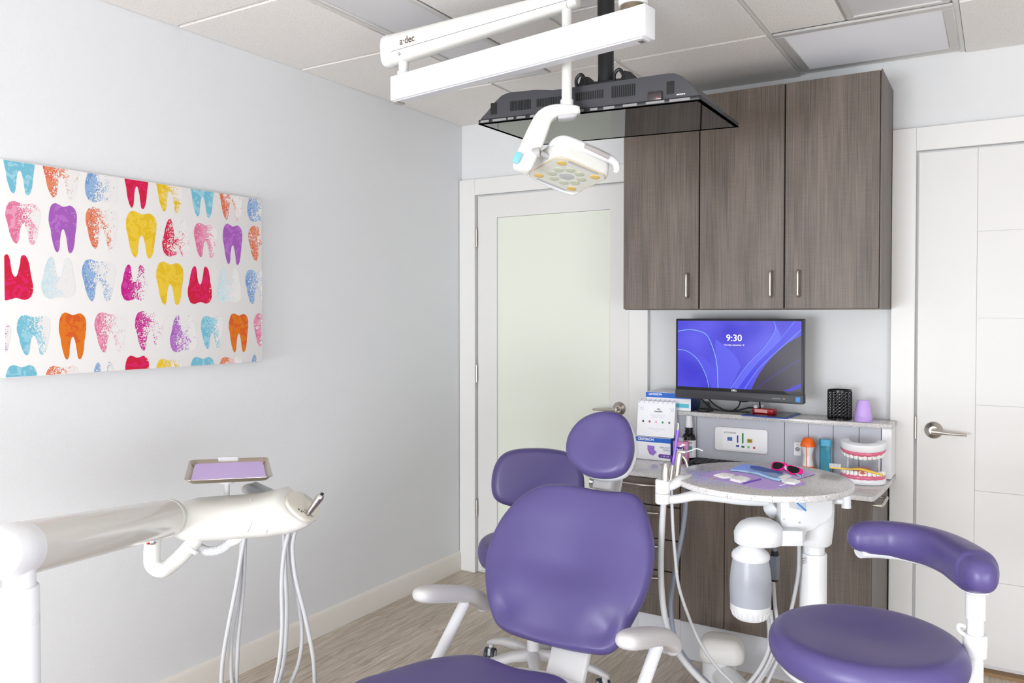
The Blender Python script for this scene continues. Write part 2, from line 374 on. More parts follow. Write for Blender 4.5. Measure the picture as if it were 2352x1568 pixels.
def print_mat(c, k):
    nm = 'print_%s_%s' % (c, dict(S='solid', H='half', N='faint')[k])
    if nm in MATS: return MATS[nm]
    m = mat(nm, rgb(*TC[c][0]), .8); nt, p = nodes(m); tc = NN(nt, 'ShaderNodeTexCoord')
    n = NN(nt, 'ShaderNodeTexNoise', Scale=220.0, Detail=5.0, Roughness=.65); nt.links.new(tc.outputs['Object'], n.inputs['Vector'])
    n2 = NN(nt, 'ShaderNodeTexNoise', Scale=34.0, Detail=3.0, Distortion=1.0); nt.links.new(tc.outputs['Object'], n2.inputs['Vector'])
    sp = NN(nt, 'ShaderNodeSeparateXYZ'); nt.links.new(tc.outputs['UV'], sp.inputs[0])
    A, B, C_ = dict(S=(.14, .20, .10), H=(.33, .24, .03), N=(.40, .20, .03))[k]
    def ma(op, x, y):
        q = NN(nt, 'ShaderNodeMath', operation=op)
        for i, v in enumerate((x, y)):
            if isinstance(v, (int, float)): q.inputs[i].default_value = v
            else: nt.links.new(v, q.inputs[i])
        return q.outputs[0]
    thr = ma('ADD', A, ma('ADD', ma('MULTIPLY', sp.outputs[0], B), ma('MULTIPLY', sp.outputs[1], C_)))
    mixn = ma('ADD', ma('MULTIPLY', n.outputs['Fac'], .62), ma('MULTIPLY', n2.outputs['Fac'], .38))
    cov = ma('GREATER_THAN', mixn, thr)
    two = ma('GREATER_THAN', n2.outputs['Fac'], .54)
    a = NN(nt, 'ShaderNodeMix', data_type='RGBA'); a.inputs[6].default_value = (*rgb(*[q*.94 for q in TC[c][0]]), 1); a.inputs[7].default_value = (*rgb(*[q*.94 for q in TC[c][1]]), 1); nt.links.new(two, a.inputs[0])
    b = NN(nt, 'ShaderNodeMix', data_type='RGBA'); b.inputs[6].default_value = (*rgb(230, 228, 226), 1); nt.links.new(cov, b.inputs[0]); nt.links.new(a.outputs[2], b.inputs[7])
    nt.links.new(b.outputs[2], p.inputs['Base Color']); return m
def clip(poly, ax, lim, keep_less):
    o = []
    for i in range(len(poly)):
        a, b = poly[i], poly[(i+1) % len(poly)]
        ia = (a[ax] <= lim) == keep_less; ib = (b[ax] <= lim) == keep_less
        if ia: o.append(a)
        if ia != ib:
            t = (lim-a[ax])/(b[ax]-a[ax]); o.append(tuple(a[j]+(b[j]-a[j])*t for j in range(len(a))))
    return o
TEETH = [('S','cyan',0,-2.3929,-2.3025,1.7599,1.9058),('N','salmon',0,-2.2795,-2.1654,1.7622,1.9041),('N','sky',1,-2.1478,-2.0365,1.7631,1.9113),('S','red',0,-2.0118,-1.9228,1.7610,1.9137),('H','yellow',0,-1.8944,-1.7858,1.7616,1.9150),('S','cyan',0,-1.7556,-1.6527,1.7593,1.9133),('N','salmon',0,-1.6306,-1.5184,1.7592,1.9148),('N','sky',1,-1.4998,-1.3830,1.7645,1.9094),('H','pink',0,-2.3891,-2.2881,1.6131,1.7381),('S','purple',0,-2.2634,-2.1747,1.5955,1.7460),('N','salmon',0,-2.1468,-2.0370,1.6148,1.7492),('S','yellow',0,-2.0078,-1.8935,1.5956,1.7509),('N','red',1,-1.8718,-1.7589,1.6065,1.7392),('H','pink',0,-1.7426,-1.6423,1.6122,1.7362),('S','purple',0,-1.6158,-1.5250,1.5931,1.7450),('N','salmon',0,-1.4957,-1.3680,1.6126,1.7490),('S','red',1,-2.4166,-2.3121,1.4446,1.5801),('N','pale',1,-2.2876,-2.1814,1.4513,1.5811),('N','sky',0,-2.1603,-2.0481,1.4459,1.5800),('H','magenta',1,-2.0272,-1.9290,1.4492,1.5706),('S','yellow',0,-1.8963,-1.7876,1.4375,1.5870),('S','red',1,-1.7702,-1.6666,1.4411,1.5785),('N','pale',1,-1.6438,-1.5322,1.4472,1.5793),('N','sky',0,-1.5113,-1.3935,1.4446,1.5780),('N','purple',0,-2.4667,-2.3777,1.2837,1.3807),('H','cyan',0,-2.3609,-2.2628,1.2812,1.4018),('S','orange',0,-2.2360,-2.1479,1.2624,1.4095),('N','pink',0,-2.1203,-2.0099,1.2799,1.4108),('N','magenta',0,-1.9782,-1.8675,1.2806,1.4149),('N','purple',1,-1.8441,-1.7337,1.2699,1.4015),('H','cyan',0,-1.7157,-1.6171,1.2766,1.3985),('S','orange',0,-1.5907,-1.4984,1.2591,1.4073),('N','pink',0,-1.4716,-1.3625,1.2768,1.4081),('S','cyan',0,-2.3946,-2.3039,1.1112,1.2536),('N','salmon',0,-2.2797,-2.1715,1.1032,1.2451),('N','sky',1,-2.1340,-2.0487,1.1148,1.2489),('S','red',0,-2.0153,-1.9273,1.1246,1.2650),('H','yellow',0,-1.9006,-1.7958,1.1084,1.2493),('S','cyan',0,-1.7615,-1.6585,1.1017,1.2497),('N','salmon',0,-1.6361,-1.5261,1.0964,1.2440),('N','sky',1,-1.4974,-1.3960,1.1033,1.2472)]
cy0, cy1, cz0, cz1, cx = -2.396, -1.427, 1.2165, 1.857, .042
mb = MB().box(.004, cx, cy0, cy1, cz0, cz1).bevel(.003, 3)
cm = [mat('canvas_cloth', rgb(230, 228, 226), .85, bump=.15, bscale=1500)]
uvl = mb.b.loops.layers.uv.new('UVMap')
for k, c, fl, y0, y1, z0, z1 in TEETH:
    m = print_mat(c, k)
    if m not in cm: cm.append(m)
    rr = random.Random(int(y0*1000)+int(z0*777))
    poly = [(y0+u*(y1-y0)+rr.uniform(-.0004, .0004), z0+((1-v) if fl else v)*(z1-z0)+rr.uniform(-.0004, .0004), u, v) for u, v in TOOTHS]
    for ax, lim, kl in ((0, cy0+.002, False), (0, cy1-.002, True), (1, cz0+.002, False), (1, cz1-.002, True)): poly = clip(poly, ax, lim, kl)
    if len(poly) < 3: continue
    vs = [mb.b.verts.new((cx+.0004, q[0], q[1])) for q in poly]
    f = mb.b.faces.new(vs)
    f.material_index = cm.index(m)
    for l, q in zip(f.loops, poly): l[uvl].uv = (q[2], q[3])
solo('canvas_print', mb, cm, 'wide white canvas printed with rows of colourful teeth on the grey wall', 'wall art', (0.01, (cy0+cy1)/2, cz0))
# ================================================================ CABINETS
def bar_handle(mb, p0, p1, out, r=.0052, bow=0):
    p0 = Vector(p0); p1 = Vector(p1); o = Vector(out); t = (p1-p0)*.06
    return mb.tube([p0, p0+o*.75, p0+o+t, (p0+p1)/2+o*(1+bow), p1+o-t, p1+o*.75, p1], r, 12, 5, up=(p1-p0).cross(o).normalized())
t = thing('wall_cabinet', 'long dark greige wood-grain wall cabinet with three doors above the computer', 'cabinet', (1.63, .016, 1.424))
build('cabinet_body', MB().box(1.107, 2.152, -.312, .016, 1.424, 2.322).bevel(.001, 1), WOODD, t)
dz0, dz1 = 1.427, 2.319
for (x0, x1), hx in zip(((1.108, 1.4475), (1.4535, 1.7955), (1.8015, 2.1445)), (1.404, 1.750, 1.856)):
    dr = build('cabinet_door', MB().box(x0, x1, -.332, -.313, dz0, dz1).bevel(.0012, 1), WOOD, t)
    build('handle', bar_handle(MB(), (hx, -.332, 1.476), (hx, -.332, 1.574), (0, -.028, 0)), STEEL, dr)
build('end_panel', MB().box(2.147, 2.152, -.332, -.312, 1.424, 2.322), WOODD, t)
t = thing('base_cabinet', 'greige wood-grain base cabinet with drawers and doors under the speckled counter', 'cabinet', (1.64, .016, 0))
build('cabinet_body', MB().box(1.132, 2.148, -.482, .016, .155, .731), WOODD, t)
build('toe_kick', MB().box(1.20, 2.135, -.484, -.05, 0, .155).box(1.2005, 1.2445, -.4855, -.484, .001, .155).box(1.2465, 1.43, -.4855, -.484, .001, .155).box(1.4315, 2.134, -.4855, -.484, .001, .155), mat('toe_kick_grey', rgb(205, 206, 210), .4), t)
zz = [.158, .349, .479, .616, .729]
for a, b in zip(zz, zz[1:]):
    dr = build('drawer', MB().box(1.134, 1.429, -.502, -.484, a+.0025, b-.0025).bevel(.001, 1), WOOD, t)
    zc = b-.028
    build('handle', MB().tube([(1.175, -.502, zc), (1.178, -.522, zc), (1.26, -.536, zc), (1.338, -.522, zc), (1.341, -.502, zc)], .0045, 10, 6, up=(0, 0, 1)), STEEL, dr)
for x0, x1 in ((1.434, 1.612), (1.6145, 1.7975), (1.8025, 2.146)):
    build('cabinet_door', MB().box(x0, x1, -.502, -.484, .158, .727).bevel(.001, 1), WOOD, t)
build('side_handle', bar_handle(MB(), (2.148, -.475, .712), (2.148, -.315, .712), (.030, 0, 0), .0065), STEEL, t)
SIDE = lambda e: [(1.115, -.52), (2.148, -.52), (2.156, -.505), (2.168, -.38), (2.177, -.157), (2.178, -.02), (2.150, -.016), (2.150, .016), (1.115, .016)]
solo('countertop', MB().prism(SIDE(0), .732, .75).bevel(.002, 2), STONE, 'lower speckled grey quartz worktop on the base cabinet', 'countertop', (1.64, .016, .732))
t = thing('backsplash_unit', 'grey panelled upstand between the worktop and the narrow ledge', 'cabinet', (1.64, 0, .751))
xs = [1.118, 1.384, 1.764, 1.860, 1.957, 2.055, 2.137]
build('carcass', MB().box(1.118, 2.150, -.142, .016, .751, .951), GROOVE, t)
for a, b in zip(xs, xs[1:]): build('panel', MB().box(a+.0012, b-.0012, -.152, -.1425, .7515, .951), GREYP, t)
build('end_panel', MB().box(2.1385, 2.174, -.153, -.018, .7515, .951).bevel(.0006, 1), BRIGHT, t)
solo('ledge', MB().prism([(1.115, -.166), (2.178, -.166), (2.178, -.018), (2.150, -.016), (2.150, .016), (1.115, .016)], .952, .97).bevel(.002, 2), STONE, 'narrow speckled quartz ledge above the grey panels', 'shelf', (1.64, 0, .952))
# ---------------------------------------------------------------- gas control panel, socket
t = thing('control_panel', 'white gas-flow control panel with coloured bars set in the grey upstand', 'control panel', (1.575, -.153, .80))
MP = frame((1.582, -.1525, .861), (1, 0, 0), (0, 0, 1))
build('housing', MB().prism(rect(.228, .104, .012), 0, .011, MP).bevel(.004, 3, .8), BRIGHT, t)
face = build('faceplate', MB().prism(rect(.156, .084, .003), .011, .0118, MP), mat('faceplate', rgb(250, 250, 252), .3), t)
def sticker(name, x, y, w, h, c, par, M, z=.0122, r=.001, rough=.4):
    return build(name, MB().prism(rect(w, h, min(r, w/2.1, h/2.1)), z-.0006, z, M @ Matrix.Translation((x, y, 0))), mat('ink_%d_%d_%d' % c, rgb(*c), rough), par)
for nm, x, y, w, h, c in (('blue_display', -.046, -.004+.006, .021, .016, (80, 110, 190)), ('blue_bar', -.012, .004, .006, .032, (34, 70, 170)), ('green_bar', .010, .009, .007, .044, (50, 130, 80)),
                          ('yellow_display', .040, .000, .023, .017, (205, 190, 40)), ('blue_button', -.012, -.026, .013, .008, (60, 80, 160)), ('green_button', .011, -.027, .013, .008, (40, 90, 80)),
                          ('light_green_button', .035, -.027, .009, .009, (90, 200, 130)), ('red_button', .059, -.028, .009, .009, (225, 60, 70))):
    sticker(nm, x, y, w, h, c, t, MP)
text('lettering', 'ACCUTRON', MP @ Matrix.Translation((-.046, .029, .0121)), .0095, TXTD, t)
text('digits', '88', MP @ Matrix.Translation((.040, 0, .0126)), .016, TXTD, t)
t = thing('socket_plate', 'small white round-socket plate on the grey upstand beside the orange timer', 'socket', (1.818, -.153, .80))
MP = frame((1.818, -.1525, .842), (1, 0, 0), (0, 0, 1))
build('plate', MB().prism(rect(.028, .054, .002), 0, .003, MP), BRIGHT, t)
build('jack', MB().lathe(0, [(.009, .003), (.009, .006), (.006, .006), (.006, .004), (.003, .004), (.003, .007), (0, .007)], 24, MP), CHROME, t)
text('lettering', 'N2O', MP @ Matrix.Translation((0, .018, .0031)), .006, TXTD, t)
# ---------------------------------------------------------------- computer
t = thing('computer_monitor', 'black all-in-one computer with a blue ribbon wallpaper on the wall under the cabinet', 'computer', (1.58, -.2, 1.036))
MP = frame((1.5775, -.2, 1.21), (1, 0, 0), (0, 0, 1))
build('housing', MB().prism(rect(.544, .350, .004), -.03, .006, MP).bevel(.002, 2), BLACK, t)
build('speaker_bar', MB().prism(rect(.546, .038, .003, cy=-.156), -.036, .010, MP).bevel(.002, 2), BLACKM, t)
build('wall_mount', MB().box(1.50, 1.65, -.17, -.155, 1.16, 1.30).box(1.55, 1.60, -.155, .014, 1.20, 1.26).box(1.52, 1.63, .002, .016, 1.15, 1.31), BLACK, t)
SW, SH, SY = .526, .290, .021
def emis(name, c, s):
    if name in MATS: return MATS[name]
    m = mat(name, (0, 0, 0), .25, emit=rgb(*c), es=s*.8, spec=.2); return m
scr = emis('screen_blue', (74, 66, 224), 1.0); nt, p = nodes(scr); tc = NN(nt, 'ShaderNodeTexCoord')
n = NN(nt, 'ShaderNodeTexNoise', Scale=5.0, Detail=1.0); nt.links.new(tc.outputs['Object'], n.inputs[0]); r = NN(nt, 'ShaderNodeValToRGB'); nt.links.new(n.outputs['Fac'], r.inputs[0])
r.color_ramp.elements[0].position = .3; r.color_ramp.elements[0].color = (*rgb(56, 48, 205), 1); r.color_ramp.elements[1].position = .7; r.color_ramp.elements[1].color = (*rgb(100, 96, 238), 1)
nt.links.new(r.outputs[0], p.inputs['Emission Color'])
screen = build('screen', MB().prism(rect(SW, SH, .001, cy=SY), .005, .0066, MP), scr, t)
x0, x1, y0, y1 = -SW/2, SW/2, SY-SH/2, SY+SH/2
def fill(pts, c, z, s=1.0, nm='ribbon'):
    o = [(x0+a*SW, y0+b*SH) for a, b in pts]
    for ax, lim, kl in ((0, x0, False), (0, x1, True), (1, y0, False), (1, y1, True)): o = clip(o, ax, lim, kl)
    b = MB(); b.face([b.b.verts.new(MP @ Vector((*q[:2], z))) for q in o]); build(nm, b, emis('wall_%d_%d_%d' % c, c, s), screen)
def curve_pts(c, n=8): return [(v.x, v.y) for v in cat([Vector((*q, 0)) for q in c], [1]*len(c), n)[0]]
def band(c, w, col, z, s=1.0):
    P_ = curve_pts(c); L, R_ = [], []
    for i, q in enumerate(P_):
        a = Vector(P_[max(i-1, 0)]); b = Vector(P_[min(i+1, len(P_)-1)]); d = Vector(((b-a).x*SW, (b-a).y*SH)); d.normalize(); n_ = Vector((-d.y/SW, d.x/SH))*w
        L.append((q[0]+n_.x, q[1]+n_.y)); R_.append((q[0]-n_.x, q[1]-n_.y))
    b = MB(); vl = [b.b.verts.new(MP @ Vector((x0+min(max(a, 0), 1)*SW, y0+min(max(c_, 0), 1)*SH, z))) for a, c_ in L]; vr = [b.b.verts.new(MP @ Vector((x0+min(max(a, 0), 1)*SW, y0+min(max(c_, 0), 1)*SH, z))) for a, c_ in R_]
    for i in range(len(vl)-1): b.face([vl[i], vl[i+1], vr[i+1], vr[i]])
    build('ribbon', b, emis('wall_%d_%d_%d' % col, col, s), screen)
fill([(.32, .72)]+curve_pts([(.33, .72), (.42, .60), (.50, .45), (.53, .33)])+[(.50, .22), (.45, 0), (.345, 0)], (92, 92, 236), .0070)
fill([(.14, .48)]+curve_pts([(.14, .48), (.22, .45), (.30, .32), (.34, .25)])+[(.34, 0), (.29, 0), (.22, .30)], (86, 84, 232), .0070)
fill([(.62, 0), (.62, .02)]+curve_pts([(.62, .02), (.70, .30), (.85, .62), (1.0, .80)])+[(1.0, 0)], (62, 56, 70), .0069)  # dark grey-brown area in the lower right of the screen
fill([(.78, 1.0)]+curve_pts([(.79, 1), (.80, .85), (.72, .62), (.58, .35), (.46, .02)])+[(.52, 0)]+curve_pts([(.53, .02), (.66, .36), (.82, .70), (.84, .80), (.79, 1.0)]), (98, 100, 240), .0072)
fill([(.95, 1.0), (1.0, 1.0), (1.0, .92)]+curve_pts([(1.0, .9), (.80, .55), (.66, .28), (.56, 0)])+[(.50, 0)]+curve_pts([(.51, .02), (.66, .38), (.84, .72), (.94, 1.0)]), (72, 66, 226), .0074)
fill([(.86, 0), (.93, .0), (1.0, .06), (1.0, .12)], (60, 50, 190), .0072)
band([(0, .84), (.12, .865), (.24, .80), (.30, .60), (.335, .35), (.345, 0)], .0013, (150, 200, 252), .0078)
band([(0, .56), (.08, .54), (.17, .42), (.24, .20), (.27, 0)], .0013, (140, 190, 250), .0078)
band([(1.0, .88), (.86, .64), (.68, .32), (.56, .0)], .002, (104, 130, 250), .0080)
band([(.95, 1.0), (.84, .74), (.66, .40), (.50, .0)], .0016, (96, 116, 246), .0080)
band([(.79, 1.0), (.80, .86), (.72, .62), (.58, .35), (.45, 0)], .0012, (120, 150, 250), .0080)
band([(1.0, .46), (.84, .28), (.66, .02)], .001, (70, 62, 180), .0080)
EW = emis('screen_white', (255, 255, 255), 1.0)
text('clock_digits', '9:30', MP @ Matrix.Translation((-.013, y0+.745*SH, .0084)), .040, EW, screen, bold=.0006)
text('date_text', 'Thursday, September 18', MP @ Matrix.Translation((-.013, y0+.645*SH, .0084)), .0088, EW, screen, bold=.0001)
text('maker_lettering', 'DELL', MP @ Matrix.Translation((-.012, -.1315, .0064)), .0105, TXTW, t, bold=.0004)
sticker('processor_sticker', .252, -.156, .018, .021, (40, 130, 210), t, MP, .0112)
build('ports', MB().prism(rect(.036, .004, .001, cx=.165, cy=-.156), .0096, .0104, MP).prism(rect(.010, .007, .003, cx=.196, cy=-.156), .0096, .0104, MP), mat('port_grey', rgb(120, 120, 124), .4), t)
cb = MB()
cb.tube([(1.39, -.17, 1.05), (1.41, -.14, 1.02), (1.44, -.11, .985), (1.49, -.10, .976), (1.55, -.10, .976), (1.60, -.10, .976)], .0028, 10, 6)
cb.tube([(1.43, -.17, 1.05), (1.45, -.13, 1.01), (1.50, -.11, .98), (1.55, -.10, .982), (1.60, -.09, .995), (1.65, -.12, .998), (1.66, -.15, 1.02), (1.66, -.17, 1.05)], .0034, 10, 6)
cb.tube([(1.55, -.17, 1.05), (1.565, -.12, 1.025), (1.60, -.10, 1.025), (1.61, -.12, 1.04), (1.58, -.14, 1.03), (1.56, -.12, 1.0), (1.53, -.10, .978)], .003, 10, 6)
solo('computer_cables', cb, BLACK, 'tangled black cables hanging under the computer onto the ledge', 'cable', (1.53, -.10, .9725))
# ================================================================ THINGS ON THE LEDGE
def on(x, y, z, rz=0): return Matrix.Translation((x, y, z)) @ Matrix.Rotation(rz, 4, 'Z')
def carton(name, label, x0, x1, y0, y1, z0, z1, rz=0, band_=0):
    t = thing(name, label, 'box', ((x0+x1)/2, (y0+y1)/2, z0), rz)
    M = MW[t.name]; w, d, h = x1-x0, y1-y0, z1-z0
    build('carton', MB().box(-w/2, w/2, -d/2, d/2, 0, h, M).bevel(.001, 1), PAPER, t)
    F = M @ frame((0, -d/2, h/2), (1, 0, 0), (0, 0, 1))
    bl = mat('carton_blue', rgb(28, 100, 200), .45)
    build('blue_band', MB().box(-w/2-.0004, w/2+.0004, -d/2-.0004, d/2, h-band_, h-.0012, M), bl, t)
    return t, F, w, h
t, F, w_, h_ = carton('glove_box', 'white and blue glove carton lying on the ledge behind the white calendar', 1.145, 1.358, -.155, -.02, .971, 1.049, 0, .024)
text('brand_lettering', 'CRITERION', F @ Matrix.Translation((-w_/2+.045, h_/2-.010, .0006)), .0125, TXTW, t, bold=.0003)
sticker('teal_strip', .055, -.016, .085, .018, (90, 195, 215), t, F, .0006); sticker('orange_dot', .018, -.016, .013, .013, (225, 130, 60), t, F, .0009, .0064)
build('side_panel', MB().box(w_/2, w_/2+.0006, -.0675, .0675, 0, h_-.001, MW[t.name]), mat('carton_navy', rgb(20, 50, 120), .4), t)
t = thing('card_reader', 'black desk gadget on the ledge under the left end of the computer', 'device', (1.405, -.10, .9705))
build('base', MB().prism(rect(.055, .085, .012), .9705, .982, on(1.405, -.10, 0)).bevel(.004, 2), BLACK, t)
build('cradle', MB().prism([(-.02, 0), (.02, 0), (.012, .028), (-.012, .028)], -.025, .02, frame((1.40, -.085, .982), (1, 0, 0), (0, 0, 1))), BLACK, t)
t = thing('clipboard', 'flat blue-edged black pad on the ledge under the red box', 'pad', (1.605, -.095, .9705))
PD = [[(1.5927,-0.1892,0.9712),(1.6115,0.0044,0.9712),(1.7951,0.0041,0.9712),(1.7863,-0.2072,0.9712)]]
c4 = [(v[0], v[1]) for v in PD[0]]
build('blue_backing', MB().prism(c4, .9705, .9745), BLUE, t)
cc = (sum(v[0] for v in c4)/4, sum(v[1] for v in c4)/4)
build('black_sheet', MB().prism([(cc[0]+(a-cc[0])*.88, cc[1]+(b-cc[1])*.88) for a, b in c4], .9745, .9756), mat('pad_black', rgb(50, 50, 60), .25), t)
t = thing('earphone_case', 'small glossy red box lying on the blue-edged pad under the computer', 'box', (1.668, -.10, .976), -.12)
build('case', MB().prism(rect(.094, .05, .008), .976, .999, on(1.668, -.10, 0, -.12)).bevel(.003, 2), RED, t)
build('label', MB().box(-.028, .028, -.0256, -.025, .981, .995, on(1.662, -.10, 0, -.12)), mat('case_label', rgb(235, 170, 165), .5), t)
for x, y, l in ((1.634, -.113, 'small lilac screw cap at the front left on top of the red box'), (1.652, -.088, 'small lilac screw cap further back on top of the red box')):
    solo('bottle_cap', MB().lathe((x, y, .999), [(0, 0), (.009, 0), (.009, .012), (.008, .013), (0, .013)]), mat('lilac_white', rgb(220, 218, 232), .4), l, 'cap', (x, y, .999), group='small caps on the red box')
# mesh pen cup
mc = mat('mesh_black', rgb(14, 14, 16), .25, .3)
px, py, r0 = 1.972, -.098, .0465
mb = MB().lathe((px, py, .9705), [(0, 0), (r0, 0), (r0, .006), (r0-.002, .006), (r0-.002, .002), (0, .002)], 36)
rimb = MB().lathe((px, py, .9705), [(r0-.002, .116), (r0+.001, .116), (r0+.001, .123), (r0-.002, .123), (r0-.002, .116)], 36)
t = thing('pen_cup', 'black openwork pen cup on the ledge to the right of the computer', 'pen cup', (px, py, .9705))
build('cup_base', mb, mc, t)
build('cup_rim', rimb, mc, t)
mb = MB(); na = 18
def cyp(a, z, r=r0): return (px+r*math.cos(a), py+r*math.sin(a), .9705+z)
for k in range(na):
    a = 2*math.pi*k/na; da = 2*math.pi/na
    if k % 3 == 0: mb.tube([cyp(a, .004), cyp(a, .118)], .0013, 4, 0)
    for j in range(8):
        z0 = .005+j*.0139
        mb.tube([cyp(a, z0), cyp(a+da, z0+.0139)], .0011, 4, 0); mb.tube([cyp(a+da, z0), cyp(a, z0+.0139)], .0011, 4, 0)
        mb.tube([cyp(a, z0), cyp(a+da, z0)], .0011, 4, 0)
build('lattice', mb, mc, t)
cupm = mat('lilac_plastic', rgb(204, 172, 240), .25); gx0, gy0 = 2.064, -.108
proto = None
for k in range(4):
    prof = [(.0345, 0), (.0352, .001), (.0345, .004), (.0333, .005), (.0235, .068), (.022, .070), (0, .070)]
    z = .9705+k*.0052
    if k == 0:
        proto = solo('paper_cup', MB().lathe((gx0, gy0, z), prof), cupm, 'lilac plastic cup turned upside down, lowest of its stack on the ledge', 'cup', (gx0, gy0, z), group='stacked lilac cups')
    else:
        c = proto.copy(); COL.objects.link(c); c.location = (gx0, gy0, z)
        c['label'] = ('', 'lilac upturned cup, second from the bottom of its stack on the ledge', 'lilac upturned cup, second from the top of its stack on the ledge', 'lilac upturned cup on the very top of the stack right of the pen cup')[k]
# ================================================================ THINGS ON THE COUNTER
t, F, w_, h_ = carton('mask_box', 'white and blue mask carton on the counter beneath the calendar', 1.117, 1.290, -.226, -.156, .7505, .852, 0, .022)
text('brand_lettering', 'CRITERION', F @ Matrix.Translation((-.03, h_/2-.011, .0006)), .015, TXTW, t, bold=.0004)
text('product_lettering', 'EARLOOP\nMASKS', F @ Matrix.Translation((w_/2-.004, .003, .0006)), .0105, mat('ink_slate', rgb(130, 140, 165), .7), t, align='RIGHT')
build('printed_mask', MB().prism([(-.022, .014), (.012, .012), (.010, -.004), (.022, -.014), (.006, -.031), (-.012, -.026), (-.022, -.006)], 0, .0006, F), mat('print_violet', rgb(160, 120, 210), .6), t)
b_ = sticker('purple_badge', .062, -.030, .064, .017, (110, 60, 170), t, F, .0008, .008)
text('badge_text', '3  IIR  OK', F @ Matrix.Translation((.062, -.030, .0009)), .009, TXTW, t)
build('side_panel', MB().box(w_/2, w_/2+.0006, -.035, .035, 0, h_-.001, MW[t.name]), mat('carton_side_blue', rgb(40, 90, 200), .4), t)
# desk calendar on top of the mask carton
t = thing('desk_calendar', 'white spiral desk calendar standing on the mask carton', 'calendar', (1.21, -.19, .8525))
cx0, cx1 = 1.172, 1.352
FC = frame((1.214, -.208, .933), (1, 0, 0), (0, .14, .99))
build('front_sheet', MB().prism(rect(.176, .158, .002), -.001, .001, FC), PAPER, t)
build('easel_back', MB().prism(rect(.176, .158, .002), -.001, .001, frame((1.214, -.177, .933), (1, 0, 0), (0, -.24, .97))), PAPER, t)
mb = MB()
for k in range(8):
    x = 1.136+k*.0223
    mb.tube([(x+.006*math.sin(a), -.196+.008*math.cos(a), 1.012+.010*math.sin(a)) for a in [2*math.pi*q/10 for q in range(10)]], .0009, 6, 3)
build('spiral', mb, mat('wire_lilac', rgb(190, 184, 214), .4), t)
text('title', 'city\nbeautiful', FC @ Matrix.Translation((.010, .040, .0012)), .011, TXTD, t, bold=.0002)
LT = mat('ink_pale', rgb(214, 208, 226), .7)
text('subtitle', 'THINGS WE LOVE\nABOUT YOU', FC @ Matrix.Translation((.006, .012, .0012)), .0092, LT, t)
text('footnote', 'Thank you for referring\nto us', FC @ Matrix.Translation((.006, -.048, .0012)), .008, LT, t)
for k, c in enumerate(((50, 60, 50), (190, 60, 90), (225, 170, 200), (60, 150, 90), (110, 110, 110))):
    sticker('small_icon', -.060+k*.031, -.013, .009, .010, c, t, FC, .0014, .004)
for sx_ in (-1, 1):
    build('line_drawing', MB().tube([FC @ Vector((sx_*.072+a, .045+b, .0014)) for a, b in ((-.012, .008), (0, .001), (.008, .008), (.010, -.006), (-.004, -.007), (0, .001))], .0005, 5, 0), mat('ink_lilac', rgb(160, 150, 215), .6), t)
# pump bottle of pink sanitiser
t = thing('sanitizer_bottle', 'clear bottle of pink hand sanitizer beside the mask carton', 'bottle', (1.342, -.236, .7505), .1)
build('bottle_body', MB().prism(rect(.070, .030, .012), .7505, .848, MW[t.name] @ Matrix.Translation((0, 0, -.7505))).bevel(.006, 3), mat('pink_gel', rgb(252, 178, 224), .06, trans=.5), t)
build('bottle_cap', MB().lathe((1.342, -.236, .848), [(.012, 0), (.012, .014), (.010, .016), (0, .016)]), mat('clear_cap', rgb(225, 222, 232), .1, trans=.5), t)
FB = MW[t.name] @ frame((0, -.0154, .056), (1, 0, 0), (0, 0, 1))
sticker('blue_label', -.004, .006, .042, .022, (30, 40, 130), t, FB, .0010, .003)
text('lettering', 'Purell', FB @ Matrix.Translation((-.004, .006, .0011)), .014, TXTW, t, bold=.0004)
t = thing('mouthwash_bottle', 'dark brown bottle with a tall white cap standing behind the pink sanitizer', 'bottle', (1.360, -.184, .7505))
bx, by = 1.360, -.184
build('bottle_body', MB().lathe((bx, by, .7505), [(0, 0), (.028, 0), (.030, .004), (.030, .104), (.026, .118), (.017, .128), (.017, .132), (.019, .134), (.019, .138), (.016, .140), (.016, .145), (.018, .147), (.018, .152), (0, .152)]), mat('dark_glass', rgb(16, 12, 14), .08), t)
build('bottle_cap', MB().lathe((bx, by, .7505), [(.016, .153), (.0155, .17), (.013, .205), (0, .206)]), WHITE, t)
build('paper_label', MB().lathe((bx, by, .7505), [(.0302, .022), (.0306, .022), (.0306, .098), (.0302, .098)]), PAPER, t)
FB = frame((bx+.008, by-.0302, .80), (.96, .2, 0), (0, 0, 1))
text('lettering', 'CLEAN', FB @ Matrix.Translation((-.002, .040, .001)), .012, TXTD, t)
sticker('teal_patch', .008, .012, .016, .026, (70, 180, 165), t, FB, .0014)
# keyboard
t = thing('keyboard', 'black computer keyboard on the counter against the grey upstand', 'keyboard', (1.61, -.22, .7505))
MK = on(1.61, -.222, .7505, -.02)
build('base', MB().box(-.225, .225, -.065, .065, 0, .012, MK).bevel(.004, 2), BLACK, t)
KM = mat('key_black', rgb(40, 40, 44), .5)
kb = None
for i in range(6):
    for j in range(16):
        if i == 0 and 4 <= j <= 8:
            if j == 4:
                build('space_bar', MB().prism(rect(.125, .0165, .002, cx=-.2105+6*.0281, cy=-.0535), .012, .018, MK), KM, t)
            continue
        x = -.2105+j*.0281; y = -.0535+i*.0212
        if kb is None:
            kb = build('key', MB().prism(rect(.0245, .0172, .002), .0, .0065, MK @ Matrix.Translation((0, 0, .0118))).bevel(.001, 1), KM, t)
            q = kb
        else:
            q = kb.copy(); COL.objects.link(q); q.parent = t
        q.location = Matrix.Rotation(-.02, 4, 'Z') @ Vector((x, y, 0))
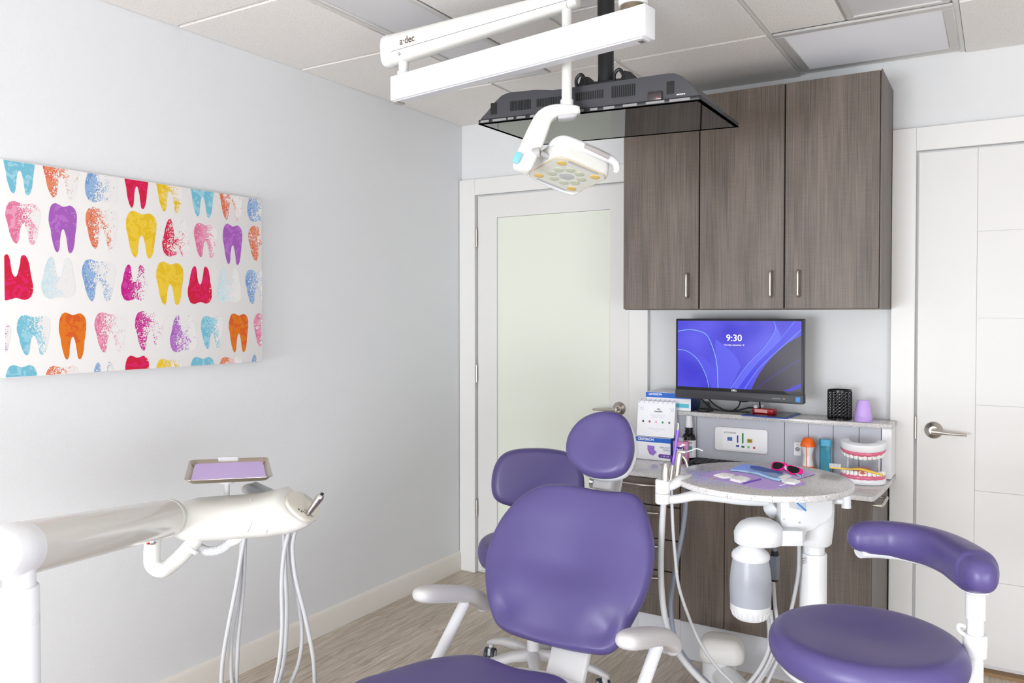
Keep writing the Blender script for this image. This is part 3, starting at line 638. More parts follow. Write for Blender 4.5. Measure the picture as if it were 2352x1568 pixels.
# sand timers
def orange_timer(x, y):
    t = thing('sand_timer', 'orange-capped sand timer on the counter in front of the grey upstand', 'timer', (x, y, .7505))
    O = mat('orange_plastic', rgb(240, 104, 16), .3); z = .7505
    build('lower_cap', MB().lathe((x, y, z), [(0, 0), (.020, 0), (.0285, .014), (.0285, .024), (.025, .033), (.0235, .034), (0, .034)]), O, t)
    build('upper_cap', MB().lathe((x, y, z), [(0, .114), (.030, .114), (.0305, .118), (.027, .130), (.020, .146), (.017, .149), (0, .149)]), O, t)
    build('glass_waist', MB().lathe((x, y, z), [(.023, .034), (.022, .040), (.0175, .072), (.0175, .078), (.024, .106), (.0255, .114)]), mat('timer_sand', rgb(232, 230, 232), .15, coat=.5), t)
    for k in range(3):
        a = 2*math.pi*k/3+.5
        build('rib', MB().tube([(x+r*math.cos(a), y+r*math.sin(a), z+h) for r, h in ((.0245, .034), (.0205, .074), (.0265, .114))], .0016, 8, 5), O, t)
orange_timer(1.868, -.20)
x, y, z = 1.935, -.205, .7505
t = thing('liquid_timer', 'tall square turquoise liquid timer standing right of the orange timer', 'timer', (x, y, z), .35)
M = MW[t.name]; TQ = mat('turquoise', rgb(40, 160, 196), .3)
build('lower_cap', MB().prism(rect(.041, .041, .003), 0, .020, M), TQ, t)
build('upper_cap', MB().prism(rect(.041, .041, .003), .124, .149, M), TQ, t)
build('clear_tube', MB().prism(rect(.038, .038, .003), .020, .124, M), mat('turquoise_liquid', rgb(90, 190, 215), .05, trans=.6, ior=1.2), t)
build('inner_wheel', MB().prism(rect(.030, .03, .003), .030, .034, M).ball(M @ Vector((0, 0, .040)), .006).ball(M @ Vector((.008, -.006, .040)), .005).ball(M @ Vector((-.004, 0, .117)), (.012, .012, .004)), mat('timer_dark_blue', rgb(20, 80, 130), .2), t)
# ---------------------------------------------------------------- teeth model
t = thing('teeth_model', 'large open jaw teaching model with pink gums and white teeth on the counter', 'teeth model', (2.085, -.262, .7505), .12)
M = MW[t.name]; PK = mat('gum_pink', rgb(226, 112, 142), .25, coat=.3); TW = mat('tooth_white', rgb(250, 249, 246), .2, coat=.3); MW_ = mat('model_white', rgb(244, 246, 250), .25)
def arch(n=22, a=.078, b=.088, s=1.0):
    o = []
    for k in range(n+1):
        th = math.pi*k/n; o.append((a*s*math.cos(th), -b*s*math.sin(th)**.8 if math.sin(th) > 0 else 0))
    return o
def jaw(z0, z1, Mj, nm):
    o = arch(24, .083, .085); inner = [(x*.60, y*.58) for x, y in o][::-1]
    mb = MB(); pts = [(x, y+.02) for x, y in o]+[(x, y+.02) for x, y in inner]
    if nm == 'lower_base': pts = [(x, y+.02) for x, y in o]
    mb.prism(pts, z0, z1, Mj); return build(nm, mb.bevel(.005, 2, .9), MW_, t)
def gum(z, Mj, nm, h=.012):
    mb = MB(); mb.tube([Mj @ Vector((x*.90, y*.90+.02, z+.0018*math.sin(i*2.2))) for i, (x, y) in enumerate(arch(26, .080, .085))], .0105, 14, 2, sx=.95, up=Mj.to_3x3() @ Vector((0, 0, 1)))
    return build(nm, mb, PK, t)
def teeth(z, Mj, dirn, nm):
    A = arch(120, .072, .077); L = [0]
    for p0, p1 in zip(A, A[1:]): L.append(L[-1]+math.dist(p0, p1))
    n = 14
    for k in range(n):
        s_ = (k+.5)/n*L[-1]*.96+L[-1]*.02; i = min(range(len(L)), key=lambda q: abs(L[q]-s_)); c = A[i]
        a = math.atan2(A[min(i+1, 120)][1]-A[max(i-1, 0)][1], A[min(i+1, 120)][0]-A[max(i-1, 0)][0])
        d = abs(k-(n-1)/2)/((n-1)/2); wide = .0080 if d < .6 else .0084; thick_ = .0050+.004*d; hh = .0145-.003*d
        Mt = Mj @ Matrix.Translation((c[0], c[1]+.02, z+dirn*.012)) @ Matrix.Rotation(a, 4, 'Z')
        mb = MB(); rings = []
        for q, (sc_, dz) in enumerate(((.55, -1), (.85, -.7), (1, -.1), (1, .45), (.88, .85), (.5, 1))):
            rings.append([Mt @ Vector((wide*sc_*math.copysign(abs(math.cos(b))**.6, math.cos(b)), thick_*sc_*math.copysign(abs(math.sin(b))**.7, math.sin(b)), dirn*dz*hh)) for b in [2*math.pi*j/14 for j in range(14)]])
        build(nm, mb.loft(rings), TW, t)
ML = M
jaw(0, .022, ML, 'lower_base'); gum(.027, ML, 'lower_gum'); teeth(.026, ML, 1, 'lower_tooth')
MU = M @ Matrix.Translation((0, .055, .132)) @ Matrix.Rotation(.17, 4, 'X') @ Matrix.Translation((0, -.055, 0))
jaw(.012, .042, MU, 'upper_base'); gum(.006, MU, 'upper_gum'); teeth(.008, MU, -1, 'upper_tooth')
tg = MB(); tg.ball(M @ Vector((0, -.018, .046)), (.036, .046, .016), 24, M.to_3x3().to_4x4()); build('tongue', tg, mat('tongue_coral', rgb(216, 112, 106), .3), t)
for sx_ in (-1, 1):
    build('hinge_post', MB().tube([M @ Vector((sx_*.056, .03, .015)), M @ Vector((sx_*.056, .050, .07)), M @ Vector((sx_*.056, .036, .142))], .0045, 10, 6), WHITE, t)
# big toothbrush resting across the lower teeth
t = thing('toothbrush', 'yellow toothbrush with white bristles resting across the lower jaw of the teeth model', 'toothbrush', (2.0902,-0.4334,0.8338))
pts = [[(1.9821,-0.3707,0.8163),(2.0181,-0.3606,0.8148),(2.0499,-0.3647,0.8153),(2.0898,-0.3756,0.821),(2.1277,-0.3762,0.8151),(2.1681,-0.3637,0.804)]]
build('handle', MB().tube(pts[0], [.004, .0042, .0032, .0045, .0050, .0035], 12, 6, sx=1.3), mat('yellow_plastic', rgb(246, 205, 84), .3), t)
bm_ = MB(); p0 = Vector(pts[0][0]); p1 = Vector(pts[0][1]); dr_ = (p1-p0)
for i in range(8):
    for j in range(3):
        c = p0+dr_*(.05+i*.13)+Vector((.3*.004*(j-1), .95*.004*(j-1), .002)); bm_.cyl(c, c+Vector((0, 0, .014)), .0019, seg=6)
build('bristles', bm_, WHITE, t)
# ================================================================ TELEVISION
def euler_rxy(yaw, pitch, roll): return Matrix.Rotation(yaw, 4, 'Z') @ Matrix.Rotation(pitch, 4, 'X') @ Matrix.Rotation(roll, 4, 'Y')
t = thing('television', 'black television hanging screen-down from the ceiling on a black pole', 'television', (1.41, -1.175, 2.03))
TM = Matrix.Translation((1.447, -1.24, 2.015)) @ euler_rxy(.029, .025, .022)
w2, h2 = .365, .215
build('bezel', MB().prism(rect(.73, .43, .006), .0005, .013, TM).bevel(.002, 2), BLACK, t)
build('screen', MB().prism(rect(.704, .404, .002), -.0008, .0008, TM), GLOSSB, t)
build('screen_border', MB().loft([[TM @ Vector((x, y, z)) for x, y in ((-a, -b), (a, -b), (a, b), (-a, b))] for a, b, z in ((w2-.001, h2-.001, .0004), (w2-.001, h2-.001, -.0016), (w2-.011, h2-.011, -.0016), (w2-.011, h2-.011, .0004))], False, False), mat('border_black', rgb(4, 4, 5), .7, spec=0), t)
build('chrome_trim', MB().tube([TM @ Vector((-w2+.004, h2-.0005, .004)), TM @ Vector((w2-.004, h2-.0005, .004))], .0022, 8, 0), CHROME, t)
mb = MB(); yz = Matrix(((1, 0, 0, 0), (0, 0, 1, 0), (0, 1, 0, 0), (0, 0, 0, 1)))
prof = [(-.362, .010), (.362, .010), (.350, .026), (.325, .056), (.305, .074), (.285, .084), (.262, .086), (-.10, .080), (-.16, .088), (-.255, .090), (-.280, .084), (-.305, .066), (-.335, .036), (-.355, .020)]
rings = []
for y, sc_ in ((-h2+.006, .985), (-h2+.010, 1), (h2-.14, 1), (h2-.08, .80), (h2-.012, .35)):
    rings.append([TM @ Vector((x*(1 if z < .03 or sc_ > .9 else 1), y, .010+(z-.010)*sc_)) for x, z in prof])
build('back_housing', mb.loft(rings), BLACKM, t)
for u0, u1, n, za, zb in ((.118, .188, 14, .030, .060), (.212, .330, 22, .033, .058), (.345, .432, 16, .038, .062), (.462, .532, 13, .034, .068)):
    mb = MB()
    for k in range(n):
        u = -w2+u0+(u1-u0)*k/(n-1); mb.box(u-.0013, u+.0013, -h2+.0045, -h2+.0066, za, zb, TM)
    build('vent_slots', mb, mat('vent_black', rgb(6, 6, 7), .7), t)
for u in (.056, .640): build('port_label', MB().box(-w2+u-.011, -w2+u+.011, -h2+.0045, -h2+.0064, .026, .062, TM), mat('label_black', rgb(10, 10, 11), .3), t)
mb = MB()
for k in range(9): mb.box(-w2+.66+k*.0028-.001, -w2+.66+k*.0028+.0008, -h2+.004, -h2+.0062, .020+.0015*(k % 2), .0235, TM)
build('printed_code', mb, TXTW, t)
build('receiver_box', MB().box(-w2+.575, -w2+.617, -h2-.002, -h2+.006, .012, .038, TM).bevel(.002, 2), mat('smoked_plastic', rgb(60, 52, 54), .15), t)
build('status_light', MB().ball(TM @ Vector((-w2+.604, -h2-.003, .018)), .0018, 10), emis('red_led', (255, 50, 50), 1.5), t)
rr = random.Random(3); u = .01
while u < .70:
    a = rr.uniform(.02, .07); build('edge_tape', MB().box(-w2+u, -w2+min(u+a, .72), -h2-.0012, -h2+.003, .001+rr.uniform(0, .002), .0095, TM), mat('clear_tape', rgb(150, 150, 152), .08, .6), t); u += a+rr.uniform(.004, .03)
px, py = ((1.4794,-1.3355,2.44))[0], ((1.4794,-1.3355,2.44))[1]
build('mount_pole', MB().cyl((px, py, 2.125), (px, py, 2.315), .0245).cyl((px, py, 2.305), (px, py, 2.4395), .0265), BLACK, t)
mb = MB().lathe(0, [(.008, 0), (.008, .004), (.005, .006), (0, .006)], 14, Matrix.Translation((px+.002, py-.0255, 2.385)) @ Matrix.Rotation(R90, 4, 'X'))
build('pole_bolt', mb, STEEL, t)
build('mount_plate', MB().box(-.062, .108, -.115, .13, .088, .100, TM).box(-.060, .098, -.118, -.108, .078, .114, TM).box(-.02, .06, -.06, .06, .098, .125, TM).bevel(.002, 1), BLACK, t)
for u in (-.048, .092):
    o = [(-.1, .085), (.10, .085), (.10, .12), (.06, .150), (-.03, .158), (-.085, .150), (-.105, .12)]
    Mh = TM @ frame((u, 0, 0), (0, 1, 0), (0, 0, 1))
    hb = build('hook_bracket', MB().prism([(a*.9-.03, b-.012) for a, b in o], -.003, .003, Mh), BLACK, t)
for u in (-.058, .070):
    build('bracket_ear', MB().tube([TM @ Vector((u, -.118, .09)), TM @ Vector((u-.004, -.12, .125)), TM @ Vector((u+.012, -.12, .140)), TM @ Vector((u+.026, -.118, .120)), TM @ Vector((u+.028, -.118, .092))], .0055, 8, 5), BLACK, t)
build('ceiling_plate', MB().prism(rect(.12, .12, .01), 2.430, 2.4395, Matrix.Translation((px, py, 0))), BLACK, t)
# ================================================================ DENTAL LIGHT
RD = Vector((1.4313,-1.5059,2.0255)); PR = Vector((1.7066,-1.663,2.1924)); PL = Vector((0.8255,-1.5171,2.2195))
bz = 2.158; bh = .041
t = thing('dental_light', 'white ceiling-hung dental lamp with two long arms and a square head', 'dental light', (PR.x, PR.y, bz))
ax = (Vector((PR.x, PR.y, 0))-Vector((PL.x, PL.y, 0))).normalized(); BM = frame((PL.x, PL.y, bz), ax, (-ax.y, ax.x, 0)); BL = (Vector((PR.x, PR.y, 0))-Vector((PL.x, PL.y, 0))).length
build('ceiling_post', MB().cyl((PR.x, PR.y, bz+bh+.012), (PR.x, PR.y, 2.4385), .038, seg=40).bevel(.002, 2), WHITE, t)
build('post_bearing', MB().cyl((PR.x, PR.y, bz+bh-.001), (PR.x, PR.y, bz+bh+.013), .032), mat('bearing_brass', rgb(120, 108, 90), .4, .6), t)  # brass-toned ring, its dark colour carries the inner shade below the post
build('fixed_arm', MB().box(-.038, BL+.052, -.027, .027, -bh, bh, BM).bevel(.004, 3), WHITE, t)
build('underside_channel', MB().box(-.030, BL+.04, -.018, .018, -bh-.003, -bh+.001, BM), mat('channel_grey', rgb(214, 214, 218), .4), t)
build('arm_clip', MB().box(-.034, -.012, -.016, .016, -bh-.008, -bh+.001, BM).box(BL+.02, BL+.034, -.010, .010, -bh-.006, -bh+.001, BM), STEEL, t)
LA = Vector((PL.x, PL.y, 2.292)); LB = Vector((RD.x, RD.y, 2.330)); d_ = (LB-LA).normalized(); LA2 = LA-d_*.072; LB2 = LB+d_*.028
build('arm_pivot', MB().cyl((PL.x, PL.y, bz+bh-.001), (PL.x, PL.y, LA.z-.03), .0165).cyl((PL.x, PL.y, bz+bh-.001), (PL.x, PL.y, bz+bh+.012), .0215), WHITE, t)
def superring(c, U, V, a, b, e=2.6, n=32):
    o = []
    for k in range(n):
        q = 2*math.pi*k/n; x = math.copysign(abs(math.cos(q))**(2/e), math.cos(q))*a; y = math.copysign(abs(math.sin(q))**(2/e), math.sin(q))*b
        o.append(Vector(c)+Vector(U)*x+Vector(V)*y)
    return o
side = Vector((-d_.y, d_.x, 0)).normalized(); upv = d_.cross(side)*-1
if upv.z < 0: upv = -upv
def armsec(f, k=1.0):
    c = LA2.lerp(LB2, f); hh = .053*(1-f)+.028*f; ww = .030*(1-f)+.024*f
    return superring(c, side, upv, ww*k, hh*k, 3.2)
build('swing_arm', MB().loft([armsec(f) for f in (.035, .3, .6, .97)]), CREAM, t)
mb = MB(); mb.loft([[p-d_*q for p in armsec(0, k)] for q, k in ((-.028, 1.01), (-.004, 1.01), (.004, .95), (.009, .80), (.011, .5))])
build('end_cap', mb, WHITE, t)
mb = MB(); mb.loft([[p+d_*q for p in armsec(1, k)] for q, k in ((-.02, 1.01), (.002, 1.0), (.008, .9), (.011, .6))])
build('end_cap', mb, CREAM, t)
fr = -side if side.y > 0 else side
def on_arm(f, h, out=.0305): c = LA2.lerp(LB2, f); return c+upv*(h*(.053*(1-f)+.028*f))+fr*((.030*(1-f)+.024*f)+out-.0305)
build('seam', MB().tube([on_arm(.06, -.28, .0306), on_arm(.98, -.28, .0306)], .0008, 6, 0), mat('seam_grey', rgb(130, 128, 124), .7), t)
Ft = frame(on_arm(.155, .18, .0312), d_ if d_.x > 0 else -d_, upv)
text('lettering', 'a·dec', Ft, .034, mat('ink_brown', rgb(92, 74, 70), .6), t, sx=.85, bold=.0003)
build('arm_screw', MB().lathe(0, [(.005, 0), (.005, .0015), (0, .0015)], 16, frame(on_arm(.105, -.58, .0295), d_, upv)), mat('screw_cover', rgb(170, 164, 156), .5), t)
build('arm_screw', MB().lathe(0, [(.004, 0), (.004, .0015), (0, .0015)], 16, frame(on_arm(.955, .1, .0305), d_, upv)), mat('screw_cover', rgb(170, 164, 156), .5), t)
zb = ((1.4294,-1.5077,1.9971))[2]
build('drop_rod', MB().cyl((RD.x, RD.y, zb+.004), (RD.x, RD.y, 2.312), .0155), CREAM, t)
build('rod_collar', MB().cyl((RD.x, RD.y, zb), (RD.x, RD.y, zb+.042), .0195).bevel(.002, 2), WHITE, t)
YP = [(1.4636,-1.4869,2.0075),(1.4536,-1.4929,2.0062),(1.4293,-1.5076,2.0062),(1.3984,-1.5264,2.0023),(1.3767,-1.5457,1.983),(1.3652,-1.5594,1.9484),(1.3541,-1.5788,1.9026),(1.3503,-1.6054,1.8616),(1.3448,-1.6211,1.8306),(1.3442,-1.6275,1.8208)]
lyu = Vector(((1.4299,-1.5086,1.9481),(0.8558,0.5173,0),(0,0,1))[1]); lyn = Vector((lyu.y, -lyu.x, 0))
def bandloft(pts, hw, hd, e=4.5):
    pts = [Vector(p) for p in pts]; P1, H1 = cat(pts, hw, 5); P2, D1 = cat(pts, hd, 5); rings = []
    for i, p in enumerate(P1):
        T_ = (P1[min(i+1, len(P1)-1)]-P1[max(i-1, 0)]).normalized(); V_ = T_.cross(lyn).normalized()
        rings.append(superring(p, V_, T_.cross(V_), H1[i], D1[i], e, 28))
    return MB().loft(rings)
build('yoke_arm', bandloft(YP, [.010, .0135, .0165, .020, .026, .0295, .031, .031, .029, .018], [.018, .024, .026, .026, .025, .024, .023, .022, .019, .010]), CREAM, t, sharp=60)
build('yoke_trim', bandloft([(1.4581,-1.4904,1.9971),(1.4493,-1.4958,1.992),(1.4295,-1.5079,1.9894),(1.4085,-1.5206,1.9842)], [.004, .010, .012, .006], [.016, .022, .022, .016], 3), mat('trim_grey', rgb(186, 185, 188), .3), t, sharp=60)
bp = Vector((1.3455,-1.6494,1.8535))
build('blue_button', MB().prism(rect(.019, .034, .006), -.006, .0015, frame(bp, ((1.4299,-1.5086,1.9481),(0.8558,0.5173,0),(0,0,1))[1], (0, 0, 1)) @ Matrix.Rotation(-.40, 4, 'Z')).bevel(.0015, 2), mat('sky_button', rgb(120, 190, 240), .4), t)
LM = Matrix.Translation((1.412, -1.467, 1.825)) @ euler_rxy(-.521, -.256, -.156)
s = .092
hd = build('lamp_head', MB().loft([[LM @ Vector((x*k, y*k, z)) for x, y in rect(2*s+.012, 2*s+.012, .035, 6)] for k, z in ((.93, -.002), (.985, .0), (1.0, .008), (1.0, .034), (.97, .046), (.84, .060), (.55, .070), (.1, .074))]), CREAM, t)
build('lens_cover', MB().prism(rect(2*s-.004, 2*s-.004, .030, 6), -.0045, -.0022, LM), mat('lens_plate', rgb(222, 222, 212), .12, coat=.6), hd)
build('lens_rim', MB().tube([LM @ Vector((x, y, -.003)) for x, y in rect(2*s-.001, 2*s-.001, .031, 6)]+[LM @ Vector((s-.0005, s-.0315, -.003))], .0009, 8, 0), mat('amber_edge', rgb(222, 196, 130), .2), hd)
gd = mat('led_green', rgb(196, 200, 180), .15); ye = mat('led_amber', rgb(222, 188, 108), .15); gy_ = mat('lens_grey', rgb(188, 190, 190), .3)
def disc(nm, x, y, r_, m): build(nm, MB().lathe(0, [(r_, 0), (r_, .0012), (r_*.8, .0022), (0, .0026)], 24, LM @ Matrix.Translation((x, y, -.0044)) @ Matrix.Rotation(math.pi, 4, 'X')), m, hd)
disc('sensor_disc', 0, 0, .022, gy_)
for k in range(8):
    a = math.radians(22.5+45*k); disc('lamp_lens', .046*math.cos(a), .046*math.sin(a), .0148, gd)
for sx_ in (-1, 1):
    for sy_ in (-1, 1): disc('amber_lens', sx_*.061, sy_*.061, .0145, ye)
build('side_strip', MB().box(s-.012, s-.002, -.055, .055, -.0052, -.0040, LM).box(-s+.002, -s+.012, -.055, .055, -.0052, -.0040, LM), mat('strip_grey', rgb(186, 186, 190), .3), hd)
def hp(L): return [LM @ Vector(q) for q in L]
build('handle', MB().tube(hp([(.01, -s+.014, .050), (.055, -s+.006, .053), (s-.006, -s+.016, .052), (s+.008, -.03, .049), (s+.014, .04, .046), (s+.014, s-.002, .042), (s+.008, s+.016, .028), (s+.004, s+.014, .014)]), [.012, .015, .016, .015, .014, .012, .010, .007], 16, 6, sx=1.0), WHITE, hd)
build('grip_strip', MB().tube(hp([(s+.0175, -.025, .0475), (s+.0235, .02, .0455), (s+.0240, .062, .0435)]), .0085, 12, 5), mat('grip_grey', rgb(172, 166, 166), .5), hd)
build('handle', MB().tube(hp([(-s*.4, -s-.006, .035), (-s-.010, -s-.004, .030), (-s-.022, -.05, .016), (-s-.018, .03, .006), (-s-.004, s-.005, .002), (-s+.04, s+.002, .004)]), [.010, .013, .011, .009, .009, .006], 14, 6), WHITE, hd)
build('pivot_knob', MB().cyl((1.3643,-1.5966,1.873), (1.3874,-1.5885,1.8733), .016).cyl((1.3863,-1.5892,1.872), (1.3987,-1.5643,1.8648), .0085), mat('knob_grey', rgb(176, 174, 174), .4), t)
# ================================================================ DELIVERY UNIT
PO = Vector((1.0915,-2.9047,0.9343))
t = thing('delivery_unit', 'white dental arm with control head and hanging hoses beside the left wall', 'dental unit', (PO.x, PO.y, 0))
E0 = Vector((1.0865,-2.918,0.9967)); E1 = Vector((0.6814,-2.3125,0.8721)); ed = (E1-E0).normalized()
build('post_sleeve', MB().cyl((PO.x, PO.y, 0), (PO.x, PO.y, PO.z), .0305, seg=40).bevel(.003, 2), WHITE, t)
build('post', MB().cyl((PO.x, PO.y, PO.z-.01), (PO.x, PO.y, PO.z+.06), .0255, seg=36), WHITE, t)
build('floor_base', MB().lathe((PO.x, PO.y, 0), [(0, 0), (.11, 0), (.11, .02), (.09, .035), (.05, .05), (.032, .12), (0, .12)], 40), WHITE, t)
build('arm_elbow', MB().tube([E0-ed*.048, E0-ed*.046, E0-ed*.036, E0-ed*.018, E0, E0+ed*.030], [.002, .022, .038, .0450, .0483, .0485], 36, 3), WHITE, t)
build('spring_arm', MB().cyl(E0+ed*.028, E1-ed*.03, .0478, .0478, 40), TUBEG, t)
build('arm_end_ring', MB().tube([E1-ed*.032, E1-ed*.010, E1-ed*.004, E1, E1+ed*.001], [.0488, .0488, .046, .030, .002], 36, 0), CREAM, t)
build('arm_clip', MB().ball((0.6967,-2.3745,0.8262), (.012, .012, .010)), CHROME, t)
build('red_tag', MB().ball((0.6972,-2.3859,0.8246), (.005, .005, .004), 10), RED, t)
build('hook_arm', MB().tube([(0.6627,-2.3482,0.8274),(0.6603,-2.3508,0.7788),(0.6635,-2.3495,0.754),(0.6829,-2.338,0.7415),(0.6904,-2.3098,0.7523),(0.7042,-2.2775,0.7819),(0.7115,-2.249,0.8109)], .0205, 20, 6), CREAM, t)
build('hook_ring', MB().tube([(0.7068,-2.2701,0.7804),(0.7109,-2.2651,0.7879)], .0245, 24, 0), WHITE, t)
build('ribbed_hose', MB().tube([(0.7043,-2.2424,0.779),(0.7284,-2.2281,0.7685),(0.7583,-2.2098,0.7755),(0.7781,-2.1975,0.793),(0.796,-2.1864,0.8035)], [.0115, .0118, .0115, .0118, .0115], 14, 5), WHITE, t)
mb = MB(); rp = cat([Vector(p) for p in [(0.7043,-2.2424,0.779),(0.7284,-2.2281,0.7685),(0.7583,-2.2098,0.7755),(0.7781,-2.1975,0.793)]], [1]*4, 8)[0]
for i in range(0, len(rp)-1): mb.tube([rp[i], rp[i].lerp(rp[i+1], .45)], .0132, 14, 0)
build('hose_ribs', mb, WHITE, t)
build('hose_nozzle', MB().tube([(0.7761,-2.1987,0.7918),(0.793,-2.1883,0.8012),(0.808,-2.1791,0.807)], [.0125, .013, .011], 14, 4), CREAM, t)
HU = Vector(((0.7733,-2.1639,0.8579),(0.8558,0.5173,0),(0,0,1))[1]); HO = Vector(((0.7733,-2.1639,0.8579),(0.8558,0.5173,0),(0,0,1))[0]); HN = Vector((-HU.y, HU.x, 0))
secs = [(-0.1906,-0.0036),(-0.1907,-0.0155),(-0.1821,0.0202),(-0.1825,-0.0321),(-0.1654,0.0321),(-0.166,-0.0452),(-0.1299,0.0416),(-0.1306,-0.0595),(-0.0707,0.0463),(-0.0714,-0.0607),(-0.0115,0.0499),(-0.0122,-0.0571),(0.0477,0.0547),(0.047,-0.0523),(0.0856,0.063),(0.0849,-0.0511),(0.1187,0.0725),(0.1181,-0.0464)]
rings = []
for i in range(0, len(secs), 2):
    top, bot = secs[i][1], secs[i+1][1]; u = (secs[i][0]+secs[i+1][0])/2; c = HO+HU*u+Vector((0, 0, (top+bot)/2))
    rings.append(superring(c, HN, (0, 0, 1), (.03, .06, .078, .088, .092, .092, .092, .092, .092)[i//2], (top-bot)/2, 2.7))
nose = [(0.1187,0.0725),(0.1181,-0.0464),(0.1446,0.0487),(0.1442,-0.0416),(0.1717,0.025),(0.1714,-0.0333),(0.1953,0.0059),(0.1952,-0.0226),(0.2071,-0.0036),(0.2071,-0.0107)]
for i in range(0, len(nose), 2):
    top, bot = nose[i][1], nose[i+1][1]; u = nose[i][0]; c = HO+HU*u+Vector((0, 0, (top+bot)/2))
    if i: rings.append(superring(c, HN, (0, 0, 1), (.092, .090, .083, .065, .03)[i//2], (top-bot)/2, 2.7))
build('control_head', MB().loft(rings), CREAM, t, sharp=60)
c = HO+HU*nose[0][0]; a0, a1 = nose[0], nose[8]
FPm = frame(HO+HU*(nose[3+1][0])+Vector((0, 0, nose[4][1])), Vector(HU)*(a1[0]-a0[0])+Vector((0, 0, a1[1]-a0[1])), HN)
build('head_faceplate', MB().loft([[FPm @ Vector((x*k+.002, y*k, z)) for x, y in [(p.x, p.y) for p in superring((0, 0, 0), (1, 0, 0), (0, 1, 0), .052, .082, 2.3)]] for k, z in ((1, -.004), (1, .003), (.97, .005), (.5, .006))]), mat('faceplate_cream', rgb(222, 217, 204), .4), t)
mb = MB()
for x in (.000, .010): mb.box(x-.003, x+.003, -.056, -.052, .0055, .0068, FPm)
mb.box(.010, .04, -.03, -.028, .0055, .0065, FPm); mb.box(.006, .03, -.045, -.0435, .0055, .0065, FPm)
build('face_marks', mb, mat('mark_dark', rgb(70, 66, 62), .5), t)
mb = MB(); sr = [(0.0406,0.0523),(0.057,0.0392),(0.0628,0.0095),(0.0496,-0.0202)]
mb.tube([HO+HU*sr[0][0]+Vector((0, 0, sr[0][1]))-HN*.03, HO+HU*sr[1][0]+Vector((0, 0, sr[1][1]+.004))-HN*.066, HO+HU*sr[2][0]+Vector((0, 0, sr[2][1]))-HN*.0915, HO+HU*sr[3][0]+Vector((0, 0, sr[3][1]))-HN*.0905], .0028, 10, 6)
build('seam_band', mb, mat('seam_cream', rgb(224, 221, 210), .4), t)
bq = Vector((0.923,-2.1807,0.8649)); build('round_button', MB().lathe(0, [(.0095, 0), (.0095, .0008), (.0088, .0010), (0, .0010)], 24, frame(HO+HU*([(0.0922,-0.0166)])[0][0]+Vector((0, 0, ([(0.0922,-0.0166)])[0][1]))-HN*.0893, HU, (0, 0, 1))), WHITE, t)
build('touchpad', MB().box(-.005, .085, -.03, .03, -.008, .012, frame((0.6744,-2.0357,0.9008), (.80, .42, -.40), HN)).bevel(.005, 3), mat('touchpad_grey', rgb(190, 198, 204), .3), t)
build('touchpad_shell', MB().ball((0.6665,-2.0289,0.8935), (.03, .03, .016)), WHITE, t)
TR = Matrix.Translation(Vector(cam.location)+(Vector((.451, -1.931, .906))-Vector(cam.location))*.9) @ euler_rxy(.879, .003, .018)
tp = TR @ Vector((-.02, -.05, -.012)); q = Vector((0.7107,-2.1539,0.9058))
build('tray_post', MB().cyl((q.x, q.y, q.z-.06), (q.x, q.y, tp.z+.004), .0078).cyl((q.x, q.y, tp.z-.006), (q.x, q.y, tp.z+.0035), .02), WHITE, t)
build('tray_stop', MB().prism(rect(.060, .022, .006), -.010, .016, TR @ Matrix.Translation((-.002, .160, 0))).bevel(.003, 2), WHITE, t)
HH = [[(0.8268,-2.1908,0.8183),(0.8185,-2.1971,0.7639),(0.8084,-2.205,0.6842),(0.7916,-2.2175,0.5789),(0.7806,-2.2261,0.4957),(0.7773,-2.2296,0.4251),(0.7831,-2.228,0.3419)],
      [(0.8039,-2.1815,0.8082),(0.8007,-2.1852,0.7323),(0.7947,-2.191,0.6354),(0.7836,-2.1997,0.5503),(0.7812,-2.2025,0.4872),(0.7849,-2.2019,0.416),(0.7977,-2.196,0.332)],
      [(0.8029,-2.1704,0.8078),(0.8011,-2.1741,0.6952),(0.7959,-2.1792,0.6108),(0.7897,-2.1848,0.5252),(0.7868,-2.1891,0.4115),(0.7847,-2.1924,0.3271)],
      [(0.9276,-2.1295,0.8333),(0.9154,-2.1384,0.7674),(0.9113,-2.1428,0.6842),(0.9134,-2.1439,0.5789),(0.9092,-2.1483,0.4957),(0.8991,-2.1561,0.4251),(0.878,-2.1704,0.3534)],
      [(0.8921,-2.1162,0.8218),(0.8962,-2.1161,0.7163),(0.9013,-2.1155,0.6108),(0.8975,-2.1206,0.483),(0.8842,-2.1303,0.4115),(0.8648,-2.1436,0.3388)],
      [(0.8892,-2.0948,0.8118),(0.8962,-2.0926,0.723),(0.9123,-2.0851,0.6248),(0.9223,-2.081,0.5385),(0.916,-2.0866,0.4615),(0.8974,-2.0992,0.4024),(0.8697,-2.1175,0.329)],
      [(0.935,-2.1134,0.8307),(0.9275,-2.119,0.7854),(0.9353,-2.1162,0.7017),(0.9583,-2.1047,0.5972),(0.9772,-2.0956,0.4915),(0.9819,-2.0944,0.4206),(0.9816,-2.0962,0.3486)]]
for h in HH: build('hose', MB().tube(h, .0056, 12, 6), HOSE, t)
